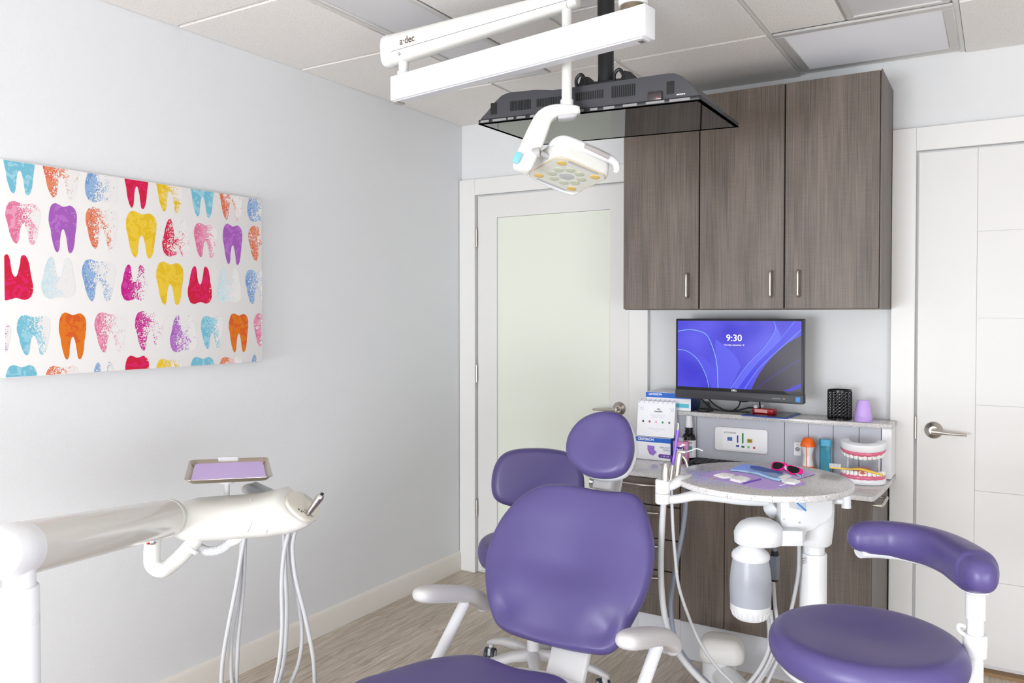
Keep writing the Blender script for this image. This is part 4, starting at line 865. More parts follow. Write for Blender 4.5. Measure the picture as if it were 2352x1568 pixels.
# tray with lilac paper
o = solo('instrument_tray', MB().loft([[TR @ Vector((x*kx, y*ky, z)) for x, y in rect(.225, .315, .022, 6)] for kx, ky, z in ((1, 1, .0095), (1.0, 1.0, .0105), (.97, .978, .009), (.90, .93, .0), (.88, .915, -.002), (.86, .90, .0)) ]+[[TR @ Vector((x*.86, y*.9, .0003)) for x, y in rect(.225, .315, .022, 6)]], cap0=False), mat('steel_tray', rgb(190, 178, 165), .22, 1), 'rectangular steel tray on the white post of the delivery head', 'tray', tuple(TR @ Vector((0, 0, -.002))))
solo('tray_paper', MB().prism(rect(.192, .280, .016, 6), .0006, .0012, TR), PAPERP, 'plain lilac paper sheet lying in the steel tray', 'paper', tuple(TR @ Vector((0, 0, .0006))))
build_hp = MB().tube([(0.9615,-2.0965,0.8713),(0.9703,-2.0909,0.8853),(0.982,-2.0834,0.9039),(0.9889,-2.079,0.9155),(0.9928,-2.0765,0.9224)], [.0075, .0078, .0098, .0105, .0070], 18, 6)
t2 = thing('dental_handpiece', 'silver handpiece standing in the front of the white control head', 'dental tool', (0.9615,-2.0965,0.8713))
build('body', build_hp, STEEL, t2)
build('tip', MB().cyl((0.9918,-2.0771,0.9201), (0.9947,-2.0752,0.9271), .0045), RUBBER, t2)
# ================================================================ DENTAL CHAIR
t = thing('dental_chair', 'purple reclining dental chair with egg-shaped headrest and grey armrests in the centre', 'dental chair', (1.475, -2.15, 0))
BO = [(-0.08,0.236),(-0.0207,0.2359),(0.0525,0.2308),(0.1079,0.2333),(0.1486,0.2355),(0.1813,0.221),(0.2082,0.1868),(0.232,0.1393),(0.2466,0.098),(0.2547,0.0505),(0.2553,0.0028),(0.2474,-0.0515),(0.2288,-0.1126),(0.2088,-0.1653),(0.1934,-0.1977),(0.1693,-0.2139),(0.1324,-0.2205),(0.0811,-0.2243),(0.0278,-0.225),(-0.0272,-0.2246),(-0.0844,-0.222),(-0.1365,-0.2167),(-0.1788,-0.1993),(-0.2159,-0.1538),(-0.2491,-0.089),(-0.2664,-0.0259),(-0.2684,0.0346),(-0.2536,0.0987),(-0.2231,0.1544),(-0.1844,0.1986),(-0.1378,0.2252)]
BMx = frame(((1.475,-1.585,0.68),(1,0,0),(0,0.5,0.866))[0], ((1.475,-1.585,0.68),(1,0,0),(0,0.5,0.866))[1], ((1.475,-1.585,0.68),(1,0,0),(0,0.5,0.866))[2])
def backdish(u, v):
    z = -.016*math.exp(-(u/.10)**2)*(1 if v < .1 else max(0, 1-(v-.1)/.12))
    z += .014*math.exp(-((v+.10)/.07)**2)*math.exp(-(u/.13)**2)
    z += .010*math.exp(-((abs(u)-.15)/.06)**2-((v+.06)/.12)**2)
    z -= .020*math.exp(-((abs(u)-.16)/.05)**2-((v+.155)/.045)**2)
    z -= .010*math.exp(-((v+.01)/.05)**2)*math.exp(-(u/.16)**2)
    z += .008*math.exp(-((v-.15)/.06)**2)
    return z
build('backrest', pad(BO, BMx, .055, backdish, .028, 4), PURPLE, t, sharp=80, sub=1)
build('backrest_shell', MB().loft([[BMx @ Vector((x*k, y*k, z)) for x, y in [(p.x, p.y) for p in catclosed([(a, b, 0) for a, b in BO], 3)]] for k, z in ((.93, -.018), (.95, -.034), (.90, -.045), (.6, -.06), (.2, -.064))]), WHITE, t, sharp=70)
HOo = [(-0.0318,0.1045),(0.0092,0.1115),(0.0474,0.1054),(0.0759,0.0847),(0.0985,0.0458),(0.1122,-0.0013),(0.1097,-0.045),(0.0956,-0.0788),(0.0648,-0.0982),(0.0198,-0.1057),(-0.0283,-0.1012),(-0.0748,-0.0797),(-0.1057,-0.0489),(-0.1175,-0.0144),(-0.1147,0.0247),(-0.0958,0.0623),(-0.0683,0.0875)]
HMx = frame(((1.475,-1.357,0.996),(1,0,0),(0,0.4,0.9165))[0], ((1.475,-1.357,0.996),(1,0,0),(0,0.4,0.9165))[1], ((1.475,-1.357,0.996),(1,0,0),(0,0.4,0.9165))[2])
build('headrest', pad(HOo, HMx, .050, lambda u, v: -.010*math.exp(-(u/.05)**2-((v-.01)/.06)**2), .030, 4, puff=.006), PURPLE, t, sharp=80, sub=1)
build('headrest_shell', MB().loft([[HMx @ Vector((x*k+.003, y*k-.003, z)) for x, y in [(p.x, p.y) for p in catclosed([(a, b, 0) for a, b in HOo], 3)]] for k, z in ((.96, -.014), (.985, -.024), (.96, -.033), (.7, -.042), (.2, -.045))]), WHITE, t, sharp=70)
nb = Vector((1.488,-1.3459,0.8727))
build('headrest_bracket', MB().box(-.028, .034, -.020, .022, -.012, .022, frame(nb-Vector((.008, 0, 0)), (1, 0, 0), (0, .4, .9165))).bevel(.005, 3), WHITE, t)
build('headrest_clamp', MB().cyl(nb+Vector((-.050, -.004, .002)), nb+Vector((-.036, -.004, .002)), .0185, seg=24).bevel(.002, 2), CHROME, t)
build('headrest_stem', MB().box(-.030, .030, -.16, .10, -.046, -.036, frame(nb+Vector((0, .01, 0)), (1, 0, 0), (0, .45, .9))).bevel(.002, 1), WHITE, t)
build('backrest_bracket', MB().box(-.002, .112, -.36, -.165, -.046, -.020, frame(((1.475,-1.585,0.68),(1,0,0),(0,0.5,0.866))[0], ((1.475,-1.585,0.68),(1,0,0),(0,0.5,0.866))[1], ((1.475,-1.585,0.68),(1,0,0),(0,0.5,0.866))[2])).bevel(.006, 3), WHITE, t)
# seat
so = [(1.475, -1.865), (1.60, -1.850), (1.69, -1.935), (1.75, -2.07), (1.775, -2.15), (1.765, -2.35), (1.74, -2.6), (1.715, -2.9), (1.69, -3.12), (1.62, -3.2), (1.475, -3.22)]
so = so+[(2.95-x, y) for x, y in so[::-1][1:-1]]
SMx = Matrix.Translation((1.475, -2.3, .475))
build('seat', pad([(x-1.475, y+2.3) for x, y in so], SMx, .055, lambda u, v: .005*math.exp(-((abs(u)-.20)/.06)**2-((v-.33)/.10)**2)-.010*math.exp(-(u/.10)**2-((v-.3)/.2)**2), .05, 4), PURPLE, t, sharp=80, sub=1)
build('seat_shell', MB().prism([((x-1.475)*.86+1.475, (y+2.3)*.90-2.3) for x, y in so], .395, .455).bevel(.012, 3), WHITE, t)
build('rear_housing', MB().loft([superring((1.50, -1.85, z), (1, 0, 0), (0, 1, 0), a, b, 2.6) for a, b, z in ((.12, .10, .30), (.155, .13, .33), (.17, .15, .38), (.16, .14, .415), (.13, .11, .434), (.06, .06, .440))]), WHITE, t, sharp=60)
build('lift_column', MB().box(1.385, 1.565, -2.45, -2.05, .06, .40).bevel(.02, 3), WHITE, t)
build('floor_base', MB().prism(rect(.42, 1.1, .08, 6, 1.475, -2.35), .001, .06).bevel(.01, 2), WHITE, t)
ARMP = [(1.168,-1.8931,0.6279),(1.168,-1.8872,0.6274),(1.168,-1.8735,0.6245),(1.168,-1.8476,0.6192),(1.168,-1.7964,0.6052),(1.168,-1.7213,0.5829),(1.168,-1.6535,0.5615),(1.168,-1.6016,0.538),(1.168,-1.5676,0.5142),(1.168,-1.5503,0.4925),(1.168,-1.5578,0.4839),(1.168,-1.5726,0.4858)]
for sgn in (-1, 1):
    X0 = 1.475+sgn*.307
    mb = MB(); rings = []
    path = [(v[1], v[2], a_, b_) for v, (a_, b_) in zip(ARMP, ((.006, .008), (.022, .015), (.030, .021), (.034, .025), (.033, .026), (.030, .025), (.028, .024), (.028, .025), (.028, .025), (.027, .023), (.020, .015), (.008, .006)))]
    for i, (y, z, a, b) in enumerate(path):
        q0 = path[max(i-1, 0)]; q1 = path[min(i+1, len(path)-1)]; T_ = Vector((0, q1[0]-q0[0], q1[1]-q0[1])).normalized(); V_ = Vector((0, -T_.z, T_.y))
        rings.append(superring((X0, y, z), (1, 0, 0), V_, a, b, 2.4, 24))
    ar = build('armrest', mb.loft(rings), ARMG, t, sharp=70, sub=1)
    S0, S1 = (1.168,-1.6628,0.5379), (1.168,-1.8198,0.4168); S2 = Vector(S1)+(Vector(S1)-Vector(S0))*.35
    build('arm_strut', MB().tube([(X0-sgn*.002, S0[1], S0[2]), (X0-sgn*.010, S2[1], S2[2])], .0165, 20, 0), WHITE, t)
# ================================================================ STOOLS
def caster(x, y, zt, rz, parent, r_=.026):
    M = Matrix.Translation((x, y, 0)) @ Matrix.Rotation(rz, 4, 'Z'); c = build('caster', MB().cyl((x, y, r_*1.3), (x, y, zt), .011, seg=14).box(-.006, .006, -.012, .028, r_*.9, r_*2.0, M).bevel(.001, 1), ARMG, parent)
    for s_ in (-1, 1):
        Mw = M @ Matrix.Translation((s_*.014, .014, r_)) @ Matrix.Rotation(R90, 4, 'Y')
        wh = build('wheel', MB().lathe(0, [(.015, -.007), (r_, -.006), (r_, .006), (.015, .007)], 24, Mw), mat('caster_dark', rgb(46, 54, 66), .5), c)
        build('wheel_hub', MB().lathe(0, [(0, -.0075), (.016, -.0075), (.016, .0075), (0, .0075)], 20, Mw), ARMG, c)
    return c
def star(cx_, cy_, R, a0, parent, lm, zh=.11):
    for k in range(5):
        a = a0+k*2*math.pi/5; ca, sa = math.cos(a), math.sin(a)
        rings = []
        for rr_, z, ww, hh in ((.02, zh, .026, .022), (.09, zh+.004, .022, .018), (.18, zh-.008, .020, .015), (R-.02, zh-.030, .018, .012), (R+.012, zh-.045, .015, .010), (R+.018, zh-.048, .006, .006)):
            rings.append(superring((cx_+ca*rr_, cy_+sa*rr_, z), (-sa, ca, 0), (0, 0, 1), ww, hh, 2.8, 16))
        build('base_leg', MB().loft(rings), lm, parent, sharp=60)
        caster(cx_+ca*R, cy_+sa*R, zh-.045, a+.6, parent)
SX, SY = 1.03, -1.0
t = thing('rear_stool', 'purple stool with a backrest and wheeled star base behind the dental chair', 'stool', (SX, SY, 0))
t.name = 'operator_stool'; MW[t.name] = Matrix.Translation((SX, SY, 0))
star(SX, SY, .275, math.radians(158), t, ARMG)
build('gas_column', MB().cyl((SX, SY, .10), (SX, SY, .30), .024).cyl((SX, SY, .30), (SX, SY, .46), .014), ARMG, t)
so_ = [(.213*math.cos(a)*1.02, .20*math.sin(a)) for a in [2*math.pi*k/16 for k in range(16)]]
build('seat', pad(so_, Matrix.Translation((SX, SY, .500)), .092, None, .028, 4, puff=.008), PURPLE, t, sharp=80, sub=1)
build('seat_plate', MB().lathe((SX, SY, .455), [(0, 0), (.12, 0), (.17, .02), (.17, .028), (0, .028)], 32), ARMG, t)
build('height_lever', MB().tube([(SX, SY, .455), (SX-.11, SY-.10, .45), (SX-.15, SY-.13, .452)], [.006, .006, .011], 10, 5), WHITE, t)
RBo = [(-0.1813,-0.0119),(-0.1694,0.0476),(-0.1406,0.0901),(-0.0966,0.1105),(-0.0339,0.1173),(0.0423,0.1156),(0.11,0.1037),(0.1524,0.0816),(0.1745,0.0391),(0.183,-0.0204),(0.178,-0.0715),(0.1476,-0.1004),(0.0764,-0.1157),(-0.0084,-0.1191),(-0.0932,-0.1106),(-0.1525,-0.0919),(-0.1763,-0.063)]
RMx = frame(((1.0023,-0.9173,0.7664),(0.8558,0.5173,0),(0,0,1))[0], ((1.0023,-0.9173,0.7664),(0.8558,0.5173,0),(0,0,1))[1], (-.08, .10, .99))
build('backrest', pad(RBo, RMx, .060, lambda u, v: .0, .030, 4, puff=.008), PURPLE, t, sharp=80, sub=1)
rb = Vector(((1.0023,-0.9173,0.7664),(0.8558,0.5173,0),(0,0,1))[0])
build('back_bracket', MB().tube([rb+Vector((-.005, .03, -.02)), rb+Vector((-.02, .055, -.16)), (SX+.06, SY+.16, .50), (SX, SY+.05, .462)], .013, 12, 6), ARMG, t)
# assistant stool in the front right
FX, FY = ((2.2931,-1.7515,0.6913))[0], ((2.2931,-1.7515,0.6913))[1]
t = thing('assistant_stool', 'tall purple round stool with a curved padded body arm in the front right', 'stool', (FX, FY, 0))
R_ = .204
fo = [(R_*math.cos(a), R_*math.sin(a)) for a in [2*math.pi*k/16 for k in range(16)]]
build('seat', pad(fo, Matrix.Translation((FX, FY, .672)), .075, lambda u, v: -.014*math.exp(-((u*u+v*v)/.012)), .036, 5), PURPLE, t, sharp=80, sub=1)
build('seat_plate', MB().lathe((FX, FY, .60), [(0, 0), (.10, 0), (.18, .025), (.185, .036), (0, .036)], 40), WHITE, t)
build('gas_column', MB().cyl((FX, FY, .10), (FX, FY, .42), .026).cyl((FX, FY, .42), (FX, FY, .60), .014), CHROME, t)
star(FX, FY, .29, .35, t, WHITE)
PZ = ((2.4994,-1.6844,0.7299)); px, py = PZ[0], PZ[1]; az = ((2.4985,-1.6829,0.8225))[2]
build('arm_post', MB().cyl((px, py, .58), (px, py, az), .0165).cyl((px, py, az-.065), (px, py, az-.010), .0195).bevel(.001, 1), WHITE, t)
build('post_flange', MB().lathe((px, py, az-.012), [(0, 0), (.018, 0), (.026, .006), (.026, .012), (0, .012)]), WHITE, t)
cz = ((2.4997,-1.6849,0.7022))[2]
build('post_collar', MB().cyl((px, py, cz-.024), (px, py, cz+.024), .0235).bevel(.003, 2), WHITE, t)
build('collar_knob', MB().tube([(px-.018, py-.01, cz+.02), (px-.030, py-.012, cz+.028), (px-.030, py-.012, cz+.040), (px-.018, py-.01, cz+.038)], .004, 8, 5), WHITE, t)
build('post_strut', MB().tube([(px, py, .63), (px, py, .59), (px-.04, py, .575), (FX+.05, FY, .585)], .014, 12, 5), WHITE, t)
AP = [(2.2442,-1.5823,0.868),(2.2681,-1.559,0.868),(2.3138,-1.5402,0.868),(2.3612,-1.5462,0.868),(2.4082,-1.5679,0.868),(2.4501,-1.6136,0.868),(2.48,-1.6728,0.868),(2.5005,-1.7189,0.868),(2.5056,-1.7357,0.868)]
AP = [Vector(p) for p in AP]
nrm = []; rings = []; PP, QQ = cat(AP, [.030, .045, .048, .050, .051, .052, .054, .054, .046], 4)
for i, p in enumerate(PP):
    T_ = (PP[min(i+1, len(PP)-1)]-PP[max(i-1, 0)]); T_.z = 0; T_.normalize(); N_ = Vector((-T_.y, T_.x, 0)); q = QQ[i]
    rings.append(superring(p, N_, (0, 0, 1), q*.80, q*.86, 2.5, 24))
T0 = (PP[1]-PP[0]).normalized(); T1 = (PP[-1]-PP[-2]).normalized()
r0_ = [[p-T0*.012+(PP[0]-p)*.45 for p in rings[0]]]; r1_ = [[p+T1*.022+(PP[-1]-p)*.12 for p in rings[-1]], [p+T1*.038+(PP[-1]-p)*.45 for p in rings[-1]], [p+T1*.042+(PP[-1]-p)*.9 for p in rings[-1]]]
build('body_arm', MB().loft(r0_+rings+r1_), PURPLE, t, sharp=80, sub=1)
build('arm_backing', MB().tube([p-Vector((0, 0, .036)) for p in PP[2:-8:4]], .012, 10, 2, sx=1.8), WHITE, t)
# ================================================================ ASSISTANT STATION WITH ROUND TABLE
TZ = 0.9301; PX, PY = ((2.078,-1.192,0.6951))[0], ((2.078,-1.192,0.6951))[1]; TCX, TCY = ((1.9492,-1.2727,0.9288))[0], ((1.9492,-1.2727,0.9288))[1]
t = thing('assistant_station', 'round speckled table on a white post with bottle and tool arm beside the dental chair', 'dental station', (PX, PY, 0))
build('table_top', MB().cyl((TCX, TCY, TZ-.017), (TCX, TCY, TZ), .249, seg=96).bevel(.003, 3), STONE, t)
z1 = ((2.0776,-1.1913,0.7358))[2]; z2 = ((2.0778,-1.1917,0.7104))[2]
build('post', MB().cyl((PX, PY, z2-.02), (PX, PY, z1+.04), .031, seg=36), WHITE, t)
build('post_sleeve', MB().cyl((PX, PY, 0), (PX, PY, z2), .0375, seg=40).bevel(.003, 2), WHITE, t)
build('post_foot', MB().lathe((PX, PY, 0), [(0, 0), (.10, 0), (.10, .02), (.05, .05), (.04, .12), (0, .12)], 36), WHITE, t)
build('hub_cover', MB().lathe((PX, PY, 0), [(0, z1), (.045, z1), (.050, z1+.006), (.0555, z1+.06), (.0565, z1+.105), (.055, TZ-.0175), (0, TZ-.0175)], 40), WHITE, t)
TPm = frame(((2.0738,-1.2852,0.8172),(0.8558,0.5173,0),(0,0,1))[0], ((2.0738,-1.2852,0.8172),(0.8558,0.5173,0),(0,0,1))[1], ((2.0738,-1.2852,0.8172),(0.8558,0.5173,0),(0,0,1))[2])
TPo = [(-0.0716,0.0665),(0.0755,0.0665),(0.0758,0.0271),(0.0686,0.0123),(0.0552,0.0025),(0.0368,-0.0074),(0.0222,-0.0197),(0.0051,-0.0234),(0.0002,-0.0345),(-0.0033,-0.0592),(-0.0143,-0.0641),(-0.0389,-0.058),(-0.0711,-0.0025)]
def prism2(o, h0, h1): return MB().prism(o, h0, h1, TPm)
build('bracket_plate', prism2(TPo, -.035, .004).bevel(.004, 2), WHITE, t)
wo = [(-0.0483,0.064),(0.0008,0.064),(-0.0002,0.0333),(-0.0297,0.0394),(-0.0469,0.0443)]
build('label_window', prism2(wo, .0035, .0046), mat('window_grey', rgb(205, 208, 210), .3), t)
lo = [(-0.0262,0.0628),(-0.0004,0.0628),(-0.0002,0.0345),(-0.026,0.0394)]
build('service_label', prism2(lo, .0045, .0050), mat('label_blue_grey', rgb(186, 200, 216), .4), t)
st = [(-0.0335,0.0616),(-0.0286,0.0616),(0.001,0.037),(-0.0015,0.0333)]
build('blue_stripe', prism2(st, .0050, .0054), mat('stripe_blue', rgb(20, 120, 200), .4), t)
for i, (a, b) in enumerate([(-0.0626,0.0111),(-0.0184,0.0012),(-0.018,-0.0542)]):
    build('screw', MB().lathe(0, [(.0035, .0035), (.0035, .0055), (.002, .0055), (.0015, .004), (0, .004)], 16, TPm @ Matrix.Translation((a, b, 0))), STEEL, t)
for y in (1284, 1293): pass
for v in [(2.0603,-1.2434,0.7006),(2.0604,-1.2436,0.6906)]: build('screw', MB().ball(v, .004, 10), STEEL, t)
# bottle arm and bottle
BC = Vector((1.9632,-1.3642,0.7954)); rx = Vector(((1.4299,-1.5086,1.9481),(0.8558,0.5173,0),(0,0,1))[1]); ry = Vector((-rx.y, rx.x, 0))
build('bottle_arm', MB().loft([[BC+rx*(x+(.0 if z < .01 else .003))+ry*y+Vector((0, 0, z)) for x, y in [(p.x, p.y) for p in superring((0, 0, 0), (1, 0, 0), (0, 1, 0), a, b, 2.25, 36)]] for a, b, z in ((.060, .048, -.034), (.0655, .053, -.030), (.067, .055, -.004), (.0635, .052, .011), (.053, .044, .024), (.036, .031, .033), (.016, .015, .038), (.004, .004, .0385))]), WHITE, t, sharp=50)
build('arm_link', MB().box(.03, .115, -.03, .03, -.034, .010, frame(BC, rx, ry)).bevel(.004, 2), WHITE, t)
build('rear_knob', MB().cyl(BC+rx*.055+ry*.08+Vector((0, 0, .035)), BC+rx*.075+ry*.06+Vector((0, 0, .06)), .024).bevel(.004, 2), WHITE, t)
bc = Vector((1.9454,-1.3772,0.6977)); K = 1/819.0
def zz_(y): return (1300-y)*K
build('bottle_neck', MB().lathe(bc, [(0, zz_(1237)), (.030, zz_(1238)), (.030, zz_(1247)), (.0, zz_(1247))], 32), WHITE, t)
build('bottle_collar', MB().lathe(bc, [(.0, zz_(1238)), (.0275, zz_(1240)), (.034, zz_(1244)), (.034, zz_(1247)), (.027, zz_(1250)), (.030, zz_(1254)), (.048, zz_(1266)), (.0520, zz_(1272)), (.0520, zz_(1280)), (.049, zz_(1283)), (0, zz_(1283))], 40), WHITE, t)
bt = build('water_bottle', MB().lathe(bc, [(.0490, zz_(1283)), (.0535, zz_(1305)), (.0570, zz_(1335)), (.0570, zz_(1355)), (.0555, zz_(1380)), (.0550, zz_(1386))], 44), mat('bottle_haze', rgb(222, 226, 236), .35, trans=.55), t)
build('water', MB().lathe(bc, [(0, zz_(1343)), (.0555, zz_(1343)), (.0555, zz_(1355)), (.054, zz_(1380)), (.0535, zz_(1386)), (0, zz_(1386))], 40), mat('water_haze', rgb(186, 192, 206), .3, trans=.2), bt)
mb = MB().lathe(bc, [(0, zz_(1384)), (.0560, zz_(1384)), (.0545, zz_(1398)), (.047, zz_(1414)), (.042, zz_(1418)), (0, zz_(1418))], 44)
for k in range(26):
    a = 2*math.pi*k/26; mb.tube([bc+Vector((math.cos(a)*.0545, math.sin(a)*.0545, zz_(1397))), bc+Vector((math.cos(a)*.0475, math.sin(a)*.0475, zz_(1413)))], .0016, 6, 0)
build('bottle_base', mb, WHITE, t)
ib = Vector((1.9815,-1.2508,0.6723))
build('filter_box', MB().prism(rect(.026, .026, .005), -.040, .030, Matrix.Translation(ib)).bevel(.004, 2), mat('filter_grey', rgb(118, 124, 132), .5), t)
build('filter_cap', MB().lathe(ib, [(0, .030), (.012, .030), (.009, .042), (0, .042)]).lathe(ib, [(0, -.046), (.010, -.046), (.010, -.040), (0, -.040)]), RUBBER, t)
build('filter_hose', MB().cyl(ib+Vector((0, 0, .04)), ib+Vector((-.002, 0, .075)), .0065), HOSED, t)
# arm with joint
JX = Vector((1.7215,-1.4729,0.8999))
build('arm_joint', MB().cyl(JX+Vector((0, 0, -.034)), JX+Vector((0, 0, .036)), .0208, seg=32).bevel(.005, 3), WHITE, t)
build('joint_ring', MB().cyl(JX+Vector((0, 0, -.004)), JX+Vector((0, 0, -.0028)), .0212, seg=32), mat('seam_grey', rgb(130, 128, 124), .7), t)
build('tool_arm', MB().tube([(1.7302,-1.4682,0.8777),(1.7585,-1.4393,0.8779),(1.7978,-1.4037,0.8856),(1.8483,-1.3617,0.8783),(1.9208,-1.3065,0.866),(2.035,-1.2142,0.8601)], [.0125, .0130, .0155, .0150, .0150, .015], 16, 6), WHITE, t)
build('holder_arm', MB().tube([(1.7256,-1.4702,0.9098),(1.7422,-1.4483,0.9176),(1.7513,-1.4193,0.9247),(1.7541,-1.3825,0.9236),(1.7562,-1.3346,0.9181)], [.012, .014, .016, .016, .014], 16, 6), WHITE, t)
build('side_stub', MB().tube([(2.1112,-1.2031,0.867),(2.1468,-1.2048,0.8716),(2.1686,-1.2033,0.8715)], .009, 12, 3).cyl((2.1687,-1.2035,0.8579), (2.1684,-1.203,0.89), .0122).cyl((2.1688,-1.2036,0.8542), (2.1687,-1.2035,0.8616), .0130), WHITE, t)
for pts in ([(2.046,-1.2337,0.7389),(2.0456,-1.2356,0.6634),(2.0356,-1.2433,0.5879),(2.0213,-1.2537,0.5124),(2.0105,-1.2852,0.4451),(1.9893,-1.3228,0.3792),(1.9685,-1.36,0.3267)], [(1.9787,-1.2534,0.6317),(1.9885,-1.2724,0.5627),(2.0025,-1.2889,0.495),(1.9993,-1.3154,0.441),(1.9732,-1.3559,0.3819),(1.9423,-1.399,0.3362)], [(1.9802,-1.2893,0.5538),(1.9899,-1.3081,0.4989),(1.9942,-1.33,0.4452),(1.9704,-1.3691,0.3864),(1.9346,-1.4152,0.3409)], [(1.9692,-1.2843,0.5501),(1.985,-1.3228,0.4967),(1.9851,-1.3472,0.4494),(1.9625,-1.3854,0.397),(1.9218,-1.4345,0.3456)]):
    build('feed_hose', MB().tube(pts, .0055, 12, 6), HOSE, t)
# instruments held in the arm
def tool(name, label, parts, hose, hr, hm, loc):
    q = thing(name, label, 'dental tool', loc)
    for nm, mb_, m in parts: build(nm, mb_, m, q)
    build('hose', MB().tube(hose, hr, 14, 6), hm, q)
tool('suction_handpiece', 'short silver suction handle at the far left of the white tool arm', [('valve_body', MB().tube([(1.7311,-1.4781,0.9317),(1.7309,-1.4778,0.9501),(1.7318,-1.4768,0.9686),(1.7316,-1.4766,0.9834)], [.0105, .0115, .0105, .006], 18, 5), STEEL)],
     [(1.724,-1.4722,0.8641),(1.7205,-1.4761,0.7874),(1.7193,-1.4788,0.7008),(1.7258,-1.4884,0.6176),(1.7442,-1.5024,0.539),(1.7747,-1.5088,0.474),(1.816,-1.5083,0.4283),(1.8636,-1.5037,0.3895),(1.9127,-1.4866,0.3527)], .0088, HOSE, (1.7311,-1.4781,0.9317))
tool('saliva_ejector', 'thin purple tipped tool standing between the two silver handles', [('purple_tip', MB().tube([(1.7382,-1.4378,0.9717),(1.7441,-1.4332,1.0191),(1.75,-1.4284,1.0715)], [.0042, .0042, .0050], 10, 3), mat('violet_plastic', rgb(120, 80, 190), .3)), ('wire_tip', MB().tube([(1.75,-1.4284,1.0715),(1.7509,-1.4275,1.0865),(1.7498,-1.4281,1.0927)], .0016, 8, 3), WHITE), ('handle', MB().tube([(1.734,-1.4473,0.9228),(1.7341,-1.4408,0.9504),(1.7382,-1.4378,0.9729)], [.0075, .0085, .0045], 14, 4), STEEL)],
     [(1.7391,-1.4503,0.9114),(1.7433,-1.4501,0.8095),(1.7495,-1.4483,0.7226),(1.7622,-1.4542,0.6389),(1.7853,-1.4535,0.5683),(1.8199,-1.4462,0.4862),(1.8656,-1.4318,0.4169),(1.916,-1.4142,0.3666)], .0046, HOSE, (1.734,-1.4473,0.9228))
tool('air_water_syringe', 'silver air and water syringe with a long clear nozzle beside the round table', [('body', MB().tube([(1.7393,-1.4149,0.9226),(1.7432,-1.4117,0.9591),(1.7471,-1.4085,0.9969),(1.7492,-1.407,1.007)], [.0095, .0100, .0105, .008], 18, 5), STEEL), ('head', MB().tube([(1.7427,-1.4109,1.007),(1.76,-1.4005,1.0057),(1.7664,-1.3966,1.007)], [.0065, .0065, .0035], 12, 4), CHROME),
     ('nozzle', MB().tube([(1.7643,-1.3979,1.0057),(1.7772,-1.39,1.0107),(1.79,-1.3821,1.0158),(1.8052,-1.3731,1.0095)], .0016, 8, 5), mat('clear_nozzle', rgb(220, 235, 232), .2)), ('lever', MB().tube([(1.7536,-1.4046,0.9956),(1.7624,-1.3996,0.983),(1.7679,-1.3967,0.9629)], [.004, .005, .004], 10, 5), STEEL), ('grip', MB().tube([(1.7487,-1.4017,0.9973),(1.7553,-1.398,0.9847),(1.7597,-1.3956,0.9721)], .0045, 10, 5), RUBBER)],
     [(1.7442,-1.3422,0.9051),(1.7449,-1.3433,0.838),(1.7379,-1.3493,0.7606),(1.7288,-1.3681,0.6861),(1.722,-1.3856,0.6123),(1.7242,-1.4092,0.5428),(1.7473,-1.4321,0.466),(1.7931,-1.4407,0.4101),(1.8474,-1.4324,0.3611)], .0068, HOSED, (1.7393,-1.4149,0.9226))
# ---------------------------------------------------------------- floor junction box
JB = [(1.6524,-0.6894,0)]
jx, jy = JB[0][0], JB[0][1]
t = thing('junction_box', 'low white utility elbow on the floor in front of the cabinet toe kick', 'utility box', (jx, jy, 0))
build('lower_body', MB().lathe((jx, jy, 0), [(0, 0), (.072, 0), (.072, .012), (.062, .016), (.062, .125), (0, .125)], 40), WHITE, t)
JM = Matrix.Translation((jx, jy, 0)) @ Matrix.Rotation(.25, 4, 'Z')
build('top_cover', MB().loft([[JM @ Vector((x*k, y*k, z)) for x, y in rect(.165, .15, .045, 6, .008, .01)] for k, z in ((.86, .118), (.98, .126), (1.0, .145), (.94, .170), (.80, .190), (.62, .200), (.3, .203))]), mat('cover_warm_white', rgb(232, 230, 226), .35), t, sharp=60)
build('screw', MB().ball((jx+.010, jy-.062, .045), .008, 12), RUBBER, t)
JD = (Vector((PX, PY, 0))-Vector((jx, jy, 0))); JD = JD.normalized()
build('cross_pipe', MB().cyl((jx+JD.x*.02, jy+JD.y*.02, .072), (PX-JD.x*.06, PY-JD.y*.06, .072), .046, seg=32), WHITE, t)
# ================================================================ THINGS ON THE ROUND TABLE
def sheet(pts, r_=.0, z0=.0003, z1=.0009): return MB().prism([(v[0], v[1]) for v in pts], TZ+z0, TZ+z1)
def cen(P_): return (sum(v[0] for v in P_)/len(P_), sum(v[1] for v in P_)/len(P_), TZ+.0004)
a_ = [(1.7832,-1.3282,0.9301),(1.8043,-1.2613,0.9301),(1.8449,-1.1722,0.9301),(1.8683,-1.1498,0.9301),(1.9077,-1.1588,0.9301),(2.0706,-1.2848,0.9301),(2.0763,-1.3019,0.9301),(2.0758,-1.3225,0.9301),(2.036,-1.3861,0.9301),(2.0159,-1.4239,0.9301),(1.9977,-1.4349,0.9301),(1.9713,-1.4317,0.9301),(1.7937,-1.3445,0.9301)]
solo('violet_paper', sheet(a_), PAPERD, 'large violet paper sheet with rounded corners lying on the round table', 'paper', cen(a_))
b_ = [(1.9238,-1.1812,0.9301),(1.939,-1.0987,0.9301),(1.9629,-1.059,0.9301),(2.0664,-1.1263,0.9301),(2.0747,-1.1444,0.9301),(2.0575,-1.2073,0.9301),(2.0469,-1.25,0.9301),(2.0233,-1.2642,0.9301),(1.9787,-1.2401,0.9301)]
solo('lilac_paper', sheet(b_, z0=.0012, z1=.0018), PAPERP, 'smaller lilac paper sheet under the pink sunglasses on the round table', 'paper', cen(b_))
